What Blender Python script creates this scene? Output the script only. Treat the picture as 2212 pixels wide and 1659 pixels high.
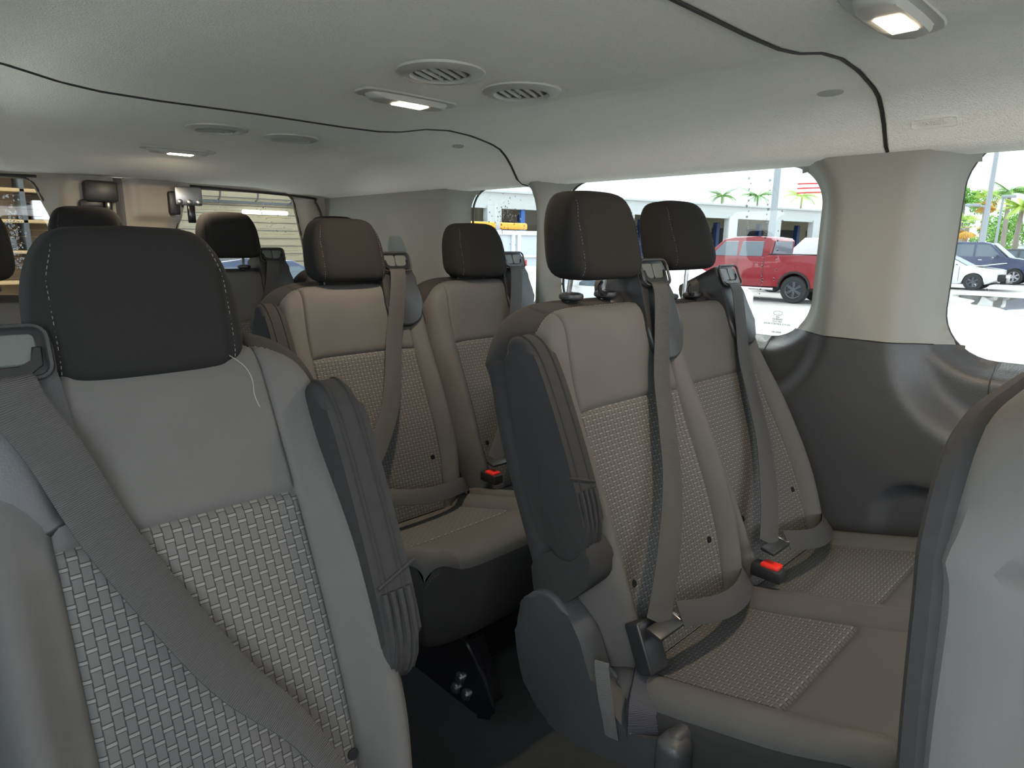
import bpy, bmesh, math, random
from mathutils import Vector, Matrix
from math import pi, sin, cos, sqrt, atan2, exp, floor
random.seed(7)
S = bpy.context.scene
for o in list(bpy.data.objects): bpy.data.objects.remove(o)

# ------------------------------------------------------------ camera, sky, light, exposure
cd = bpy.data.cameras.new('camera'); cam = bpy.data.objects.new('camera', cd); S.collection.objects.link(cam)
cd.sensor_width = 36; cd.lens = 1400/2212*36; cd.clip_start = .01; cd.clip_end = 500
R0 = Vector((0.72298744, -0.69076725, 0.01139159)); R1 = Vector((-0.13932965, -0.16193906, -0.97691504)); R2 = Vector((0.67666566, 0.70471012, -0.21332427))
cm = Matrix((R0, -R1, -R2)).transposed().to_4x4(); cm.translation = (0, 0, 1.1)
cam.matrix_world = cm; S.camera = cam
S.view_settings.view_transform = 'Standard'; S.view_settings.look = 'None'; S.view_settings.gamma = 1
S.view_settings.use_curve_mapping = False; S.view_settings.exposure = 2.1
w = bpy.data.worlds.new('overcast_sky'); S.world = w; w.use_nodes = True
nt = w.node_tree; bg = nt.nodes['Background']
tc = nt.nodes.new('ShaderNodeTexCoord'); ns = nt.nodes.new('ShaderNodeTexNoise'); cr = nt.nodes.new('ShaderNodeValToRGB')
mp = nt.nodes.new('ShaderNodeMapping'); mp.inputs['Scale'].default_value = (1, 1, 3)
nt.links.new(tc.outputs['Generated'], mp.inputs[0]); nt.links.new(mp.outputs[0], ns.inputs['Vector'])
ns.inputs['Scale'].default_value = 2.2; ns.inputs['Detail'].default_value = 5
cr.color_ramp.elements[0].position = .38; cr.color_ramp.elements[0].color = (.62, .74, .86, 1)
cr.color_ramp.elements[1].position = .62; cr.color_ramp.elements[1].color = (1, 1, 1, 1)
nt.links.new(ns.outputs[0], cr.inputs[0]); nt.links.new(cr.outputs[0], bg.inputs[0]); bg.inputs[1].default_value = 3.4
sl = bpy.data.lights.new('overcast_sun', 'SUN'); sl.energy = 5; sl.angle = .6; sl.color = (1, .96, .9)
so = bpy.data.objects.new('overcast_sun', sl); S.collection.objects.link(so); so.rotation_euler = (math.radians(-30), math.radians(20), 0)

# ------------------------------------------------------------ materials
MT = {}
def mat(name, col, rough=.8, metal=0, spec=.5, bump=None, emit=None, var=None, coat=0, alpha=None):
    m = bpy.data.materials.new(name); m.use_nodes = True; n = m.node_tree; b = n.nodes['Principled BSDF']
    b.inputs['Base Color'].default_value = (*col, 1); b.inputs['Roughness'].default_value = rough
    b.inputs['Metallic'].default_value = metal; b.inputs['Specular IOR Level'].default_value = spec; b.inputs['Coat Weight'].default_value = coat
    t = n.nodes.new('ShaderNodeTexCoord')
    if emit: b.inputs['Emission Color'].default_value = (*emit[0], 1); b.inputs['Emission Strength'].default_value = emit[1]
    if var:   # (scale, amount)
        q = n.nodes.new('ShaderNodeTexNoise'); q.inputs['Scale'].default_value = var[0]; q.inputs['Detail'].default_value = 4
        n.links.new(t.outputs['Object'], q.inputs['Vector'])
        x = n.nodes.new('ShaderNodeMix'); x.data_type = 'RGBA'; n.links.new(q.outputs[0], x.inputs[0])
        x.inputs[6].default_value = (*[c*(1-var[1]) for c in col], 1); x.inputs[7].default_value = (*[min(1, c*(1+var[1])) for c in col], 1)
        n.links.new(x.outputs[2], b.inputs['Base Color'])
    if bump:  # (scale, strength, distance)
        q = n.nodes.new('ShaderNodeTexNoise'); q.inputs['Scale'].default_value = bump[0]; q.inputs['Detail'].default_value = 2
        n.links.new(t.outputs['Object'], q.inputs['Vector'])
        bp = n.nodes.new('ShaderNodeBump'); bp.inputs['Strength'].default_value = bump[1]; bp.inputs['Distance'].default_value = bump[2]
        n.links.new(q.outputs[0], bp.inputs['Height']); n.links.new(bp.outputs[0], b.inputs['Normal'])
    MT[name] = m; return m
class NB:  # tiny node-math helper
    def __init__(s, m): s.n = m.node_tree
    def m(s, op, a, b=None, c=None):
        x = s.n.nodes.new('ShaderNodeMath'); x.operation = op
        for i, v in enumerate((a, b, c)):
            if v is None: continue
            if isinstance(v, (int, float)): x.inputs[i].default_value = v
            else: s.n.links.new(v, x.inputs[i])
        return x.outputs[0]
    def mix(s, f, a, b):
        x = s.n.nodes.new('ShaderNodeMix'); x.data_type = 'RGBA'
        s.n.links.new(f, x.inputs[0])
        for i, v in ((6, a), (7, b)):
            if isinstance(v, tuple): x.inputs[i].default_value = (*v, 1)
            else: s.n.links.new(v, x.inputs[i])
        return x.outputs[2]
FM = (.084, .0815, .0795)
mat('fabric_charcoal', (.031, .030, .031), .95, spec=.15, bump=(900, .25, .001), var=(60, .12))
mat('fabric_headrest', (.0135, .0128, .0128), .92, spec=.18, bump=(900, .25, .001), var=(80, .12))
mat('thread', (.14, .14, .135), .9)
mat('black_plastic', (.018, .018, .02), .42, bump=(500, .15, .001))
mat('grained_plastic', (.040, .042, .047), .5, bump=(350, .5, .001))
mat('gloss_black', (.01, .01, .012), .2)
mat('smoke_grey', (.075, .082, .08), .3)
mat('chrome', (.85, .85, .86), .25, 1)
mat('steel', (.45, .45, .46), .35, 1)
mat('belt_red', (.75, .03, .02), .35)
mat('headliner', (.76, .757, .715), .95, spec=.1, bump=(300, .8, .002), var=(260, .10))
mat('pillar_trim', (.215, .213, .195), .6, bump=(300, .12, .001))
mat('lower_trim', (.044, .045, .048), .38, bump=(420, .55, .0012))
mat('rubber', (.012, .012, .012), .6)
mat('floor_carpet', (.026, .028, .029), .95, bump=(120, .4, .002), var=(30, .3))
mat('door_trim', (.29, .265, .225), .6)
mat('door_panel', (.34, .27, .20), .6)
mat('vent_grey', (.36, .36, .34), .5)
mat('lamp_lens', (1, .9, .75), .3, emit=((1, .83, .58), 9))
mat('white_paint', (.8, .8, .8), .3, coat=.5)
mat('red_paint', (.25, .004, .012), .28, coat=.6)
mat('navy_paint', (.03, .045, .11), .25, coat=.6)
mat('car_glass', (.10, .13, .16), .08, spec=.9)
mat('tyre', (.03, .03, .03), .8)
mat('alloy', (.45, .46, .48), .35, .8)
mat('dark_alloy', (.12, .13, .15), .35, .7)
mat('wall_white', (.60, .61, .60), .8)
mat('blue_frame', (.03, .12, .40), .5)
mat('blue_post', (.02, .05, .16), .5)
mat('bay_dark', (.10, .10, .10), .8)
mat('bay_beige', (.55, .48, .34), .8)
mat('concrete', (.40, .38, .355), .9, var=(.35, .12), bump=(3, .1, .01))
mat('amber', (.95, .42, .03), .35)
mat('box_grey', (.62, .65, .70), .5)
mat('lamp_post', (.36, .39, .42), .5)
mat('palm_green', (.16, .33, .06), .7)
mat('palm_light', (.42, .58, .10), .7)
mat('palm_gold', (.72, .42, .07), .7)
mat('leaf', (.20, .42, .07), .8, var=(1.5, .4))
mat('trunk', (.33, .29, .24), .9)
mat('wood', (.5, .32, .15), .7)
mat('tail_red', (.7, .03, .03), .3)
mat('tube_light', (1, 1, 1), .3, emit=((1, .97, .9), 4))
mat('rear_siding', (.38, .32, .21), .8)
mat('item_white', (.8, .8, .8), .6); mat('item_green', (.3, .6, .3), .6); mat('item_brown', (.32, .22, .12), .7)
mat('print_grey', (.10, .10, .10), .7)
mat('cardboard', (.30, .28, .25), .7)

def fabric_mid():
    m = mat('fabric_grey', FM, .93, spec=.15); q = NB(m); n = m.node_tree; b = n.nodes['Principled BSDF']
    uv = n.nodes.new('ShaderNodeUVMap'); sp = n.nodes.new('ShaderNodeSeparateXYZ'); n.links.new(uv.outputs[0], sp.inputs[0])
    a = q.m('SINE', q.m('MULTIPLY', sp.outputs[0], 2*pi/.0016)); c = q.m('SINE', q.m('MULTIPLY', sp.outputs[1], 2*pi/.0016))
    p = q.m('MULTIPLY_ADD', q.m('MULTIPLY', a, c), .5, .5)
    ns = n.nodes.new('ShaderNodeTexNoise'); ns.inputs['Scale'].default_value = 7; tc = n.nodes.new('ShaderNodeTexCoord'); n.links.new(tc.outputs['Object'], ns.inputs['Vector'])
    k = q.m('ADD', q.m('MULTIPLY', p, .55), q.m('MULTIPLY', ns.outputs[0], .45))
    n.links.new(q.mix(k, tuple(c*.74 for c in FM), tuple(c*1.28 for c in FM)), b.inputs['Base Color'])
    bp = n.nodes.new('ShaderNodeBump'); bp.inputs['Strength'].default_value = .25; bp.inputs['Distance'].default_value = .0006
    n.links.new(p, bp.inputs['Height']); n.links.new(bp.outputs[0], b.inputs['Normal'])
def fabric_pattern():
    m = mat('fabric_woven_pattern', FM, .9, spec=.2); q = NB(m); n = m.node_tree; b = n.nodes['Principled BSDF']
    uv = n.nodes.new('ShaderNodeUVMap'); sp = n.nodes.new('ShaderNodeSeparateXYZ'); n.links.new(uv.outputs[0], sp.inputs[0])
    u = q.m('DIVIDE', sp.outputs[0], .0104); v = q.m('DIVIDE', sp.outputs[1], .0195)
    col = q.m('FLOOR', u); f = q.m('FRACT', u); par = q.m('FLOORED_MODULO', col, 2)
    g = q.m('FRACT', q.m('MULTIPLY_ADD', par, .5, v)); g2 = q.m('FRACT', q.m('ADD', g, .5))
    fe = q.m('ABSOLUTE', q.m('SUBTRACT', f, .5))             # .5 at column edges
    dash = q.m('MULTIPLY', q.m('LESS_THAN', g, .17), q.m('LESS_THAN', fe, .44))
    rt = q.m('MULTIPLY', q.m('GREATER_THAN', f, .93), q.m('LESS_THAN', q.m('ABSOLUTE', q.m('SUBTRACT', g, .58)), .37))
    lt = q.m('MULTIPLY', q.m('LESS_THAN', f, .07), q.m('LESS_THAN', q.m('ABSOLUTE', q.m('SUBTRACT', g, .58)), .37))
    hz = q.m('LESS_THAN', q.m('ABSOLUTE', q.m('SUBTRACT', g, .20)), .03)
    hz2 = q.m('GREATER_THAN', g, .96)
    dark = q.m('MINIMUM', q.m('ADD', q.m('ADD', rt, lt), q.m('ADD', hz, hz2)), 1)
    thr = q.m('MULTIPLY_ADD', q.m('SINE', q.m('MULTIPLY', sp.outputs[0], 2*pi/.0013)), .25, .75)
    c1 = q.mix(q.m('MULTIPLY', dash, thr), tuple(c*1.08 for c in FM), (.17, .165, .155))
    c2 = q.mix(q.m('MULTIPLY', dark, .85), c1, (.022, .021, .02))
    n.links.new(c2, b.inputs['Base Color'])
    bp = n.nodes.new('ShaderNodeBump'); bp.inputs['Strength'].default_value = .5; bp.inputs['Distance'].default_value = .0015
    n.links.new(q.m('SUBTRACT', 1, dark), bp.inputs['Height']); n.links.new(bp.outputs[0], b.inputs['Normal'])
def webbing(name, c, sc):
    m = mat(name, c, .6, spec=.4); q = NB(m); n = m.node_tree; b = n.nodes['Principled BSDF']
    uv = n.nodes.new('ShaderNodeUVMap'); sp = n.nodes.new('ShaderNodeSeparateXYZ'); n.links.new(uv.outputs[0], sp.inputs[0])
    a = q.m('SINE', q.m('MULTIPLY', sp.outputs[1], 2*pi/sc)); e = q.m('GREATER_THAN', q.m('ABSOLUTE', q.m('SUBTRACT', sp.outputs[0], .0235)), .0215)
    k = q.m('MULTIPLY_ADD', a, .5, .5); n.links.new(q.mix(k, tuple(x*.75 for x in c), tuple(x*1.3 for x in c)), b.inputs['Base Color'])
    bp = n.nodes.new('ShaderNodeBump'); bp.inputs['Strength'].default_value = .4; bp.inputs['Distance'].default_value = .0008
    n.links.new(q.m('ADD', a, q.m('MULTIPLY', e, 2)), bp.inputs['Height']); n.links.new(bp.outputs[0], b.inputs['Normal'])
fabric_mid(); fabric_pattern(); webbing('belt_webbing', (.040, .0385, .0385), .0022); webbing('strap_webbing', (.10, .096, .10), .0019); webbing('sleeve_webbing', (.030, .030, .042), .0021)
def glass(name, tint, gl=.02):
    m = bpy.data.materials.new(name); m.use_nodes = True; n = m.node_tree; n.nodes.clear()
    o = n.nodes.new('ShaderNodeOutputMaterial'); t = n.nodes.new('ShaderNodeBsdfTransparent'); g = n.nodes.new('ShaderNodeBsdfGlossy'); x = n.nodes.new('ShaderNodeMixShader')
    t.inputs[0].default_value = (*tint, 1); g.inputs[1].default_value = .02; x.inputs[0].default_value = gl
    n.links.new(t.outputs[0], x.inputs[1]); n.links.new(g.outputs[0], x.inputs[2]); n.links.new(x.outputs[0], o.inputs[0]); MT[name] = m
glass('window_glass', (.38, .40, .40)); glass('clear_glass', (.82, .85, .84)); glass('drop_glass', (.95, .97, 1), .45)
mat('puddle_water', (.25, .24, .22), .03, spec=1)

# ------------------------------------------------------------ mesh tools
class MB:
    def __init__(s): s.b = bmesh.new(); s.uv = s.b.loops.layers.uv.new('UVMap')
    def _f(s, vs, uvs=None):
        try: f = s.b.faces.new(vs)
        except ValueError: return
        if uvs:
            for l, q in zip(f.loops, uvs): l[s.uv].uv = q
        return f
    def grid(s, us, vs, fn, uvf=None, flip=False, keep=None, cu=False, cv=False):
        V = [[s.b.verts.new(fn(u, v)) for v in vs] for u in us]
        nu, nv = len(us), len(vs)
        for i in range(nu if cu else nu-1):
            for j in range(nv if cv else nv-1):
                i2, j2 = (i+1) % nu, (j+1) % nv
                if keep and not keep(us[i], us[i2], vs[j], vs[j2]): continue
                q = [(i, j), (i2, j), (i2, j2), (i, j2)]
                if flip: q.reverse()
                s._f([V[a][c] for a, c in q], [uvf(us[a], vs[c]) for a, c in q] if uvf else None)
        return s
    def box(s, c, d, r=0, seg=2, rot=None):
        n = bmesh.ops.create_cube(s.b, size=1); vs = n['verts']
        M = Matrix.Translation(c) @ (rot.to_4x4() if rot else Matrix()) @ Matrix.Diagonal((*d, 1))
        bmesh.ops.transform(s.b, matrix=M, verts=vs)
        if r: bmesh.ops.bevel(s.b, geom=list({e for v in vs for e in v.link_edges}), offset=r, segments=seg, profile=.5, affect='EDGES')
        return s
    def ext(s, pts, fn, w0, w1, r=0, seg=3):
        """outline pts (p,q) extruded from w0 to w1, fn(p,q,w)->xyz"""
        A = [s.b.verts.new(fn(p, q, w0)) for p, q in pts]; B = [s.b.verts.new(fn(p, q, w1)) for p, q in pts]
        n = len(pts); f = [s.b.faces.new(A), s.b.faces.new(B[::-1])]
        for i in range(n): s.b.faces.new((A[i], B[i], B[(i+1) % n], A[(i+1) % n]))
        if r:
            ed = [e for e in {e for q in f for e in q.edges}]
            bmesh.ops.bevel(s.b, geom=ed, offset=r, segments=seg, profile=.5, affect='EDGES', clamp_overlap=True)
        return s
    def tube(s, pts, r, n=10, cap=True):
        P = [Vector(p) for p in pts]; rings = []; up = None
        for i, p in enumerate(P):
            t = (P[min(i+1, len(P)-1)]-P[max(i-1, 0)]).normalized()
            if up is None: up = t.orthogonal().normalized()
            up = (up-t*up.dot(t)).normalized(); sd = t.cross(up); rr = r(i/(len(P)-1)) if callable(r) else r
            rings.append([s.b.verts.new(p+(up*cos(2*pi*k/n)+sd*sin(2*pi*k/n))*rr) for k in range(n)])
        for a, b in zip(rings, rings[1:]):
            for k in range(n): s.b.faces.new((a[k], a[(k+1) % n], b[(k+1) % n], b[k]))
        if cap: s.b.faces.new(rings[0][::-1]); s.b.faces.new(rings[-1])
        return s
    def lathe(s, prof, M, n=24, sx=1, sy=1):
        rings = [[s.b.verts.new(M @ Vector((r*cos(2*pi*k/n)*sx, r*sin(2*pi*k/n)*sy, z))) for k in range(n)] for r, z in prof]
        for a, b in zip(rings, rings[1:]):
            for k in range(n): s._f((a[k], a[(k+1) % n], b[(k+1) % n], b[k]))
        s._f(rings[0][::-1]); s._f(rings[-1]); return s
    def ribbon(s, pts, wd, hw, th=.0016):
        """pts centre line, wd width direction(s), two-sided band with thickness"""
        P = [Vector(p) for p in pts]; n = len(P); L = 0; rows = []
        for i, p in enumerate(P):
            t = (P[min(i+1, n-1)]-P[max(i-1, 0)]).normalized(); W = Vector(wd[i] if isinstance(wd, list) else wd)
            W = (W-t*W.dot(t)).normalized(); N = t.cross(W); h = hw[i] if isinstance(hw, list) else hw
            if i: L += (p-P[i-1]).length
            rows.append((L, [p+W*(h*a)+N*(th*b) for a, b in ((-1, -.5), (-1, .5), (-.93, .8), (0, .6), (.93, .8), (1, .5), (1, -.5), (0, -.6))]))
        us = (0, 0, .0016, .0235, .0454, .047, .047, .0235)
        V = [[s.b.verts.new(q) for q in r[1]] for r in rows]
        for i in range(n-1):
            for k in range(8):
                k2 = (k+1) % 8
                s._f((V[i][k], V[i][k2], V[i+1][k2], V[i+1][k]), ((us[k], rows[i][0]), (us[k2], rows[i][0]), (us[k2], rows[i+1][0]), (us[k], rows[i+1][0])))
        s._f(V[0][::-1]); s._f(V[-1]); return s
    def dashes(s, pts, L=.0045, gap=.0035, r=.0007):
        P = [Vector(p) for p in pts]; acc = 0
        for a, b in zip(P, P[1:]):
            d = (b-a).length
            if d < 1e-6: continue
            t = (b-a)/d
            while acc < d:
                s.tube([a+t*acc, a+t*min(acc+L, d)], r, 4); acc += L+gap
            acc -= d
        return s
    def sph(s, c, r, n=10, sc=(1, 1, 1)):
        bmesh.ops.create_uvsphere(s.b, u_segments=n, v_segments=max(4, n//2+1), radius=1, matrix=Matrix.Translation(c) @ Matrix.Diagonal((r*sc[0], r*sc[1], r*sc[2], 1))); return s
    def mesh(s, name, m, flat=False, ang=.62):
        bmesh.ops.recalc_face_normals(s.b, faces=s.b.faces[:]) if not getattr(s, 'norec', False) else None
        for f in s.b.faces: f.smooth = not flat
        for e in s.b.edges:
            if len(e.link_faces) == 2 and e.calc_face_angle(0) > ang: e.smooth = False
        me = bpy.data.meshes.new(name); s.b.to_mesh(me); s.b.free(); me.materials.append(MT[m]); return me
CACHE = {}
def put(name, src, m=None, parent=None, loc=None, rz=0, **t):
    """src: an MB (with material m) or a ready mesh"""
    me = src if isinstance(src, bpy.types.Mesh) else src.mesh(name, m)
    o = bpy.data.objects.new(name, me); S.collection.objects.link(o); o.parent = parent
    if loc is not None: o.location = loc
    if rz: o.rotation_euler = (0, 0, rz)
    for k, v in t.items(): o[k] = v
    return o
def cached(key, name, fn, m, parent=None, loc=None, **t):
    if key not in CACHE: CACHE[key] = fn().mesh(name, m)
    return put(name, CACHE[key], None, parent, loc, **t)
def thing(name, loc, label, cat, group=None, rz=0):
    o = bpy.data.objects.new(name, None); S.collection.objects.link(o); o.empty_display_size = .1
    o.location = loc; o.rotation_euler = (0, 0, rz); o['label'] = label; o['category'] = cat
    if group: o['group'] = group
    return o
def lin(a, b, n): return [a+(b-a)*i/(n-1) for i in range(n)]
def sm(x): x = max(0, min(1, x)); return x*x*(3-2*x)
def catmull(P, k=6):
    P = [Vector(p) for p in P]; out = []
    for i in range(len(P)-1):
        p0, p1, p2, p3 = P[max(i-1, 0)], P[i], P[i+1], P[min(i+2, len(P)-1)]
        for j in range(k):
            t = j/k; out.append(.5*((2*p1)+(p2-p0)*t+(2*p0-5*p1+4*p2-p3)*t*t+(3*p1-p0-3*p2+p3)*t*t*t))
    return out+[P[-1]]
def closed(P, k=5):
    n = len(P); out = []
    for i in range(n):
        p0, p1, p2, p3 = (Vector(P[(i+d-1) % n]).to_3d() for d in range(4))
        for j in range(k):
            t = j/k; q = .5*((2*p1)+(p2-p0)*t+(2*p0-5*p1+4*p2-p3)*t*t+(3*p1-p0-3*p2+p3)*t*t*t); out.append((q.x, q.y))
    return out
CX = .81            # centre line of the van
ZC = 1.1            # eye height; window data below is relative to it

# ------------------------------------------------------------ floor, ceiling, walls
mb = MB(); mb.box((CX, .45, -.03), (2.3, 6.3, .06)); put('floor', mb, 'floor_carpet', kind='structure')
PROF = [(0, .338), (.26, .336), (.38, .338), (.46, .346), (.56, .366), (.66, .374), (.76, .368), (.86, .350), (.905, .334), (.945, .300), (.972, .262), (.990, .236), (1.005, .222), (1.05, .217), (1.085, .216)]
def ceilz(ax):
    for (a, b), (c, d) in zip(PROF, PROF[1:]):
        if ax <= c: t = (ax-a)/(c-a); return b+(d-b)*t
    return .218
def ceil(x, y):
    ax = abs(x-CX); z = ceilz(ax)
    k = sm((y-2.72)/.5)                      # the roof drops into the rear header
    z = z*(1-k)+min(z, .262-.03*sm((ax-.6)/.4))*k
    for sy, wd in ((.575, .0055), (1.86, .0055)):
        q = (y-sy)/wd
        if abs(q) < 1 and ax < 1.06: z += .012*(1-abs(q))**.7
    return (x, y, ZC+z)
xs = sorted(set([CX+s*a for s in (-1, 1) for a in lin(0, 1.085, 60)]))
ys = sorted(set(lin(-2.6, 3.42, 112)+[sy+d for sy in (.575, 1.86) for d in (-.03, -.018, -.013, -.009, -.0055, -.003, -.0015, 0, .0015, .003, .0055, .009, .02, .04)]))
mb = MB(); mb.norec = True; mb.grid(xs, ys, ceil, flip=True); put('ceiling', mb, 'headliner', kind='structure')
mb = MB(); mb.box((CX, .45, ZC+.47), (2.36, 6.1, .03)); put('trim_1', mb, 'black_plastic', kind='structure')   # roof skin above the lining
def seal(sy):
    return [Vector((x, sy, ceil(x, sy)[2]-.0115)) for x in lin(CX-1.05, CX+1.05, 70)]
for i, sy in enumerate((.575, 1.86)):
    mb = MB(); mb.tube(seal(sy), .0042, 6); put('trim_%d' % (i+2), mb, 'rubber', kind='structure')

def rr(y, z, y0, y1, z0, z1, r):   # rounded-rectangle distance
    cy, cz = (y0+y1)/2, (z0+z1)/2; dy = abs(y-cy)-(y1-y0)/2+r; dz = abs(z-cz)-(z1-z0)/2+r
    return sqrt(max(dy, 0)**2+max(dz, 0)**2)+min(max(dy, dz), 0)-r
WINS = [(-.65, .425, -.270, .26, .12), (.757, 1.725, -.268, .222, .115), (1.845, 2.275, -.268, .222, .10)]
def side_x(y, z):
    dw = min(rr(y, z, *W) for W in WINS)
    ds = min(rr(y, z, W[0]-.012, W[1]+.012, W[2]-.135, W[3]+.02, W[4]+.06) for W in WINS)
    x = 1.815+.055*(1-sm(ds/.085))+.05*(1-sm((dw+.004)/.055))
    if z < -.35: x += .02*(1-sm((z+.95)/.6))
    # pocket beside the cushion
    if z < -.5:
        dp = rr(y, z, .02, .485, -1.0, -.61, .07); x += .035*(1-sm((dp+.01)/.03))
    return x
def side_wall(sgn, wins, mname, z0, z1, m):
    def sx(y, z): return side_x(y, z)
    mb = MB(); mb.norec = True; H = .0125
    ys = lin(-2.6, 3.42, 483); zs = lin(z0, z1, int(round((z1-z0)/H))+1)
    def dist(y, z): return min(rr(y, z, *W) for W in wins)
    def fn(y, z):
        d = dist(y, z)
        if -H*.75 < d < H*.75:
            e = .001; gy = (dist(y+e, z)-dist(y-e, z))/(2*e); gz = (dist(y, z+e)-dist(y, z-e))/(2*e); y2, z2 = y-gy*d, z-gz*d
            z2 = min(max(z2, z0), z1) if (abs(z-z0) > 1e-6 and abs(z-z1) > 1e-6) else z
            y, z = y2, z2
        x = sx(y, z)
        return (x if sgn > 0 else 2*CX-x, y, ZC+z)
    mb.grid(ys, zs, fn, flip=(sgn > 0), keep=lambda a, b, c, d: dist((a+b)/2, (c+d)/2) > -H*.1)
    return mb
ZS = -.2375
for sgn, nm in ((1, 'right'), (-1, 'left')):
    wins = (WINS if sgn > 0 else [(-.75, .55, -.27, .235, .12), WINS[1], WINS[2]])+[(-2.2, -.95, -.27, .235, .12)]
    put('wall_%s' % nm, side_wall(sgn, wins, nm, ZS, .2375, 'pillar_trim'), 'pillar_trim', kind='structure')
    put('trim_%d' % (4 if sgn > 0 else 5), side_wall(sgn, wins, nm, -1.1, ZS, 'lower_trim'), 'lower_trim', kind='structure')
# seam line between pale pillar and dark lower trim, panel seams
def wl(y, z, o=-.0012): return Vector((side_x(y, z)+o, y, ZC+z))
mb = MB()
mb.tube([wl(y, ZS) for y in lin(.432, .75, 40)], .0014, 5)
mb.tube([wl(.305-.02*(1-(z+.62)/.34), z) for z in lin(-.62, -.275, 40)], .0014, 5)
mb.tube([wl(.865+.01*(z+.27), z) for z in lin(-.6, -.272, 30)], .0014, 5)
put('trim_6', mb, 'rubber', kind='structure')
mb = MB()
mb.ext(closed([(.06, -1.0), (.47, -1.0), (.478, -.72), (.45, -.64), (.40, -.615), (.2, -.60), (.06, -.63)], 4), lambda p, q, w: (1.868+w, p, ZC+q), 0, .01); put('trim_7', mb, 'black_plastic', kind='structure')
def rring(W, grow=0, n=9):
    y0, y1, z0, z1, r = W; y0 -= grow; y1 += grow; z0 -= grow; z1 += grow; r += grow; out = []
    for cy, cz, a0 in ((y1-r, z1-r, 0), (y0+r, z1-r, pi/2), (y0+r, z0+r, pi), (y1-r, z0+r, 1.5*pi)):
        out += [(cy+r*cos(a0+pi/2*k/n), cz+r*sin(a0+pi/2*k/n)) for k in range(n+1)]
    return out
wi = 0
for sgn in (1, -1):
    for k, W in enumerate(WINS):
        wi += 1; X = 1.945
        f = lambda p, q, w_: ((X+w_) if sgn > 0 else 2*CX-X-w_, p, ZC+q)
        mb = MB(); mb.ext(rring(W, .05), f, 0, .004)
        g = put('window_%d' % wi, mb, 'clear_glass' if sgn < 0 and k != 1 else 'window_glass', kind='structure')
        mb = MB(); P = [Vector(f(p, q, -.008)) for p, q in rring(W, .006)]; mb.tube(P+[P[0]], .005, 6); put('seal', mb, 'rubber', g)
        # black frit band behind the trim edge
        mb = MB(); A = rring(W, .03); B = rring(W, .09); n = len(A)
        va = [mb.b.verts.new(f(p, q, -.003)) for p, q in A]; vb = [mb.b.verts.new(f(p, q, -.003)) for p, q in B]
        for i in range(n): mb._f((va[i], va[(i+1) % n], vb[(i+1) % n], vb[i]))
        put('frit_band', mb, 'gloss_black', g)
        if sgn > 0 and k < 3:   # rain drops on the outside of the pane
            mb = MB(); rd = random.Random(k*5+1)
            if k == 1: spots = [(.925+.006*rd.random(), z) for z in lin(-.16, .19, 26)]+[(.985+.012*rd.random(), z) for z in lin(.02, .2, 12)]+[(.88+.01*rd.random(), z) for z in lin(-.1, .1, 8)]
            elif k == 2: spots = [(2.06+rd.gauss(0, .05), .10+rd.gauss(0, .045)) for _ in range(80)]
            else: spots = [(.2+.2*rd.random(), -.1+.3*rd.random()) for _ in range(16)]
            for y, z in spots: 
                r = .0016+.0026*rd.random()
                if W[0] < y < W[1] and W[2] < z < W[3]: mb.sph((X+.005, y, ZC+z), r, 8, (.6, 1, 1.2))
            put('raindrops', mb, 'drop_glass', label='clear raindrops beaded on the outside of side window pane %s' % ('near the front pillar', 'in front of the red pickup', 'in front of the white box truck')[k], category='raindrops', kind='stuff')
# etched maker's marks low on the middle pane
def text(s, size, M, m, parent=None, name='lettering', ext=.0004, **t):
    c = bpy.data.curves.new(name, 'FONT'); c.body = s; c.size = size; c.align_x = 'CENTER'; c.align_y = 'CENTER'; c.extrude = ext
    o = bpy.data.objects.new(name, c); S.collection.objects.link(o); bpy.context.view_layer.update()
    me = bpy.data.meshes.new_from_object(o.evaluated_get(bpy.context.evaluated_depsgraph_get())); bpy.data.objects.remove(o)
    me.transform(M); me.materials.clear(); me.materials.append(MT[m]); return put(name, me, None, parent, **t)
gl2 = bpy.data.objects['window_2']
Mt = lambda y, z: Matrix.Translation((1.942, y, ZC+z)) @ Matrix(((0, 0, -1, 0), (-1, 0, 0, 0), (0, 1, 0, 0), (0, 0, 0, 1)))
mb = MB(); mb.tube([(1.942, .862+.014*cos(a), ZC-.200+.006*sin(a)) for a in lin(0, 2*pi, 25)], .0006, 4); put('oval_mark', mb, 'print_grey', gl2)
for i, (s, z) in enumerate((('AS2', -.190), ('TEMPERED', -.197), ('DOT M2S', -.204), ('SOLAR CONTROL E-GLASS', -.211), (':   :   :', -.220), ('43R-00048', -.236))):
    text(s, .0068, Mt(.862, z-.022), 'print_grey', gl2, 'glass_lettering')

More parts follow.
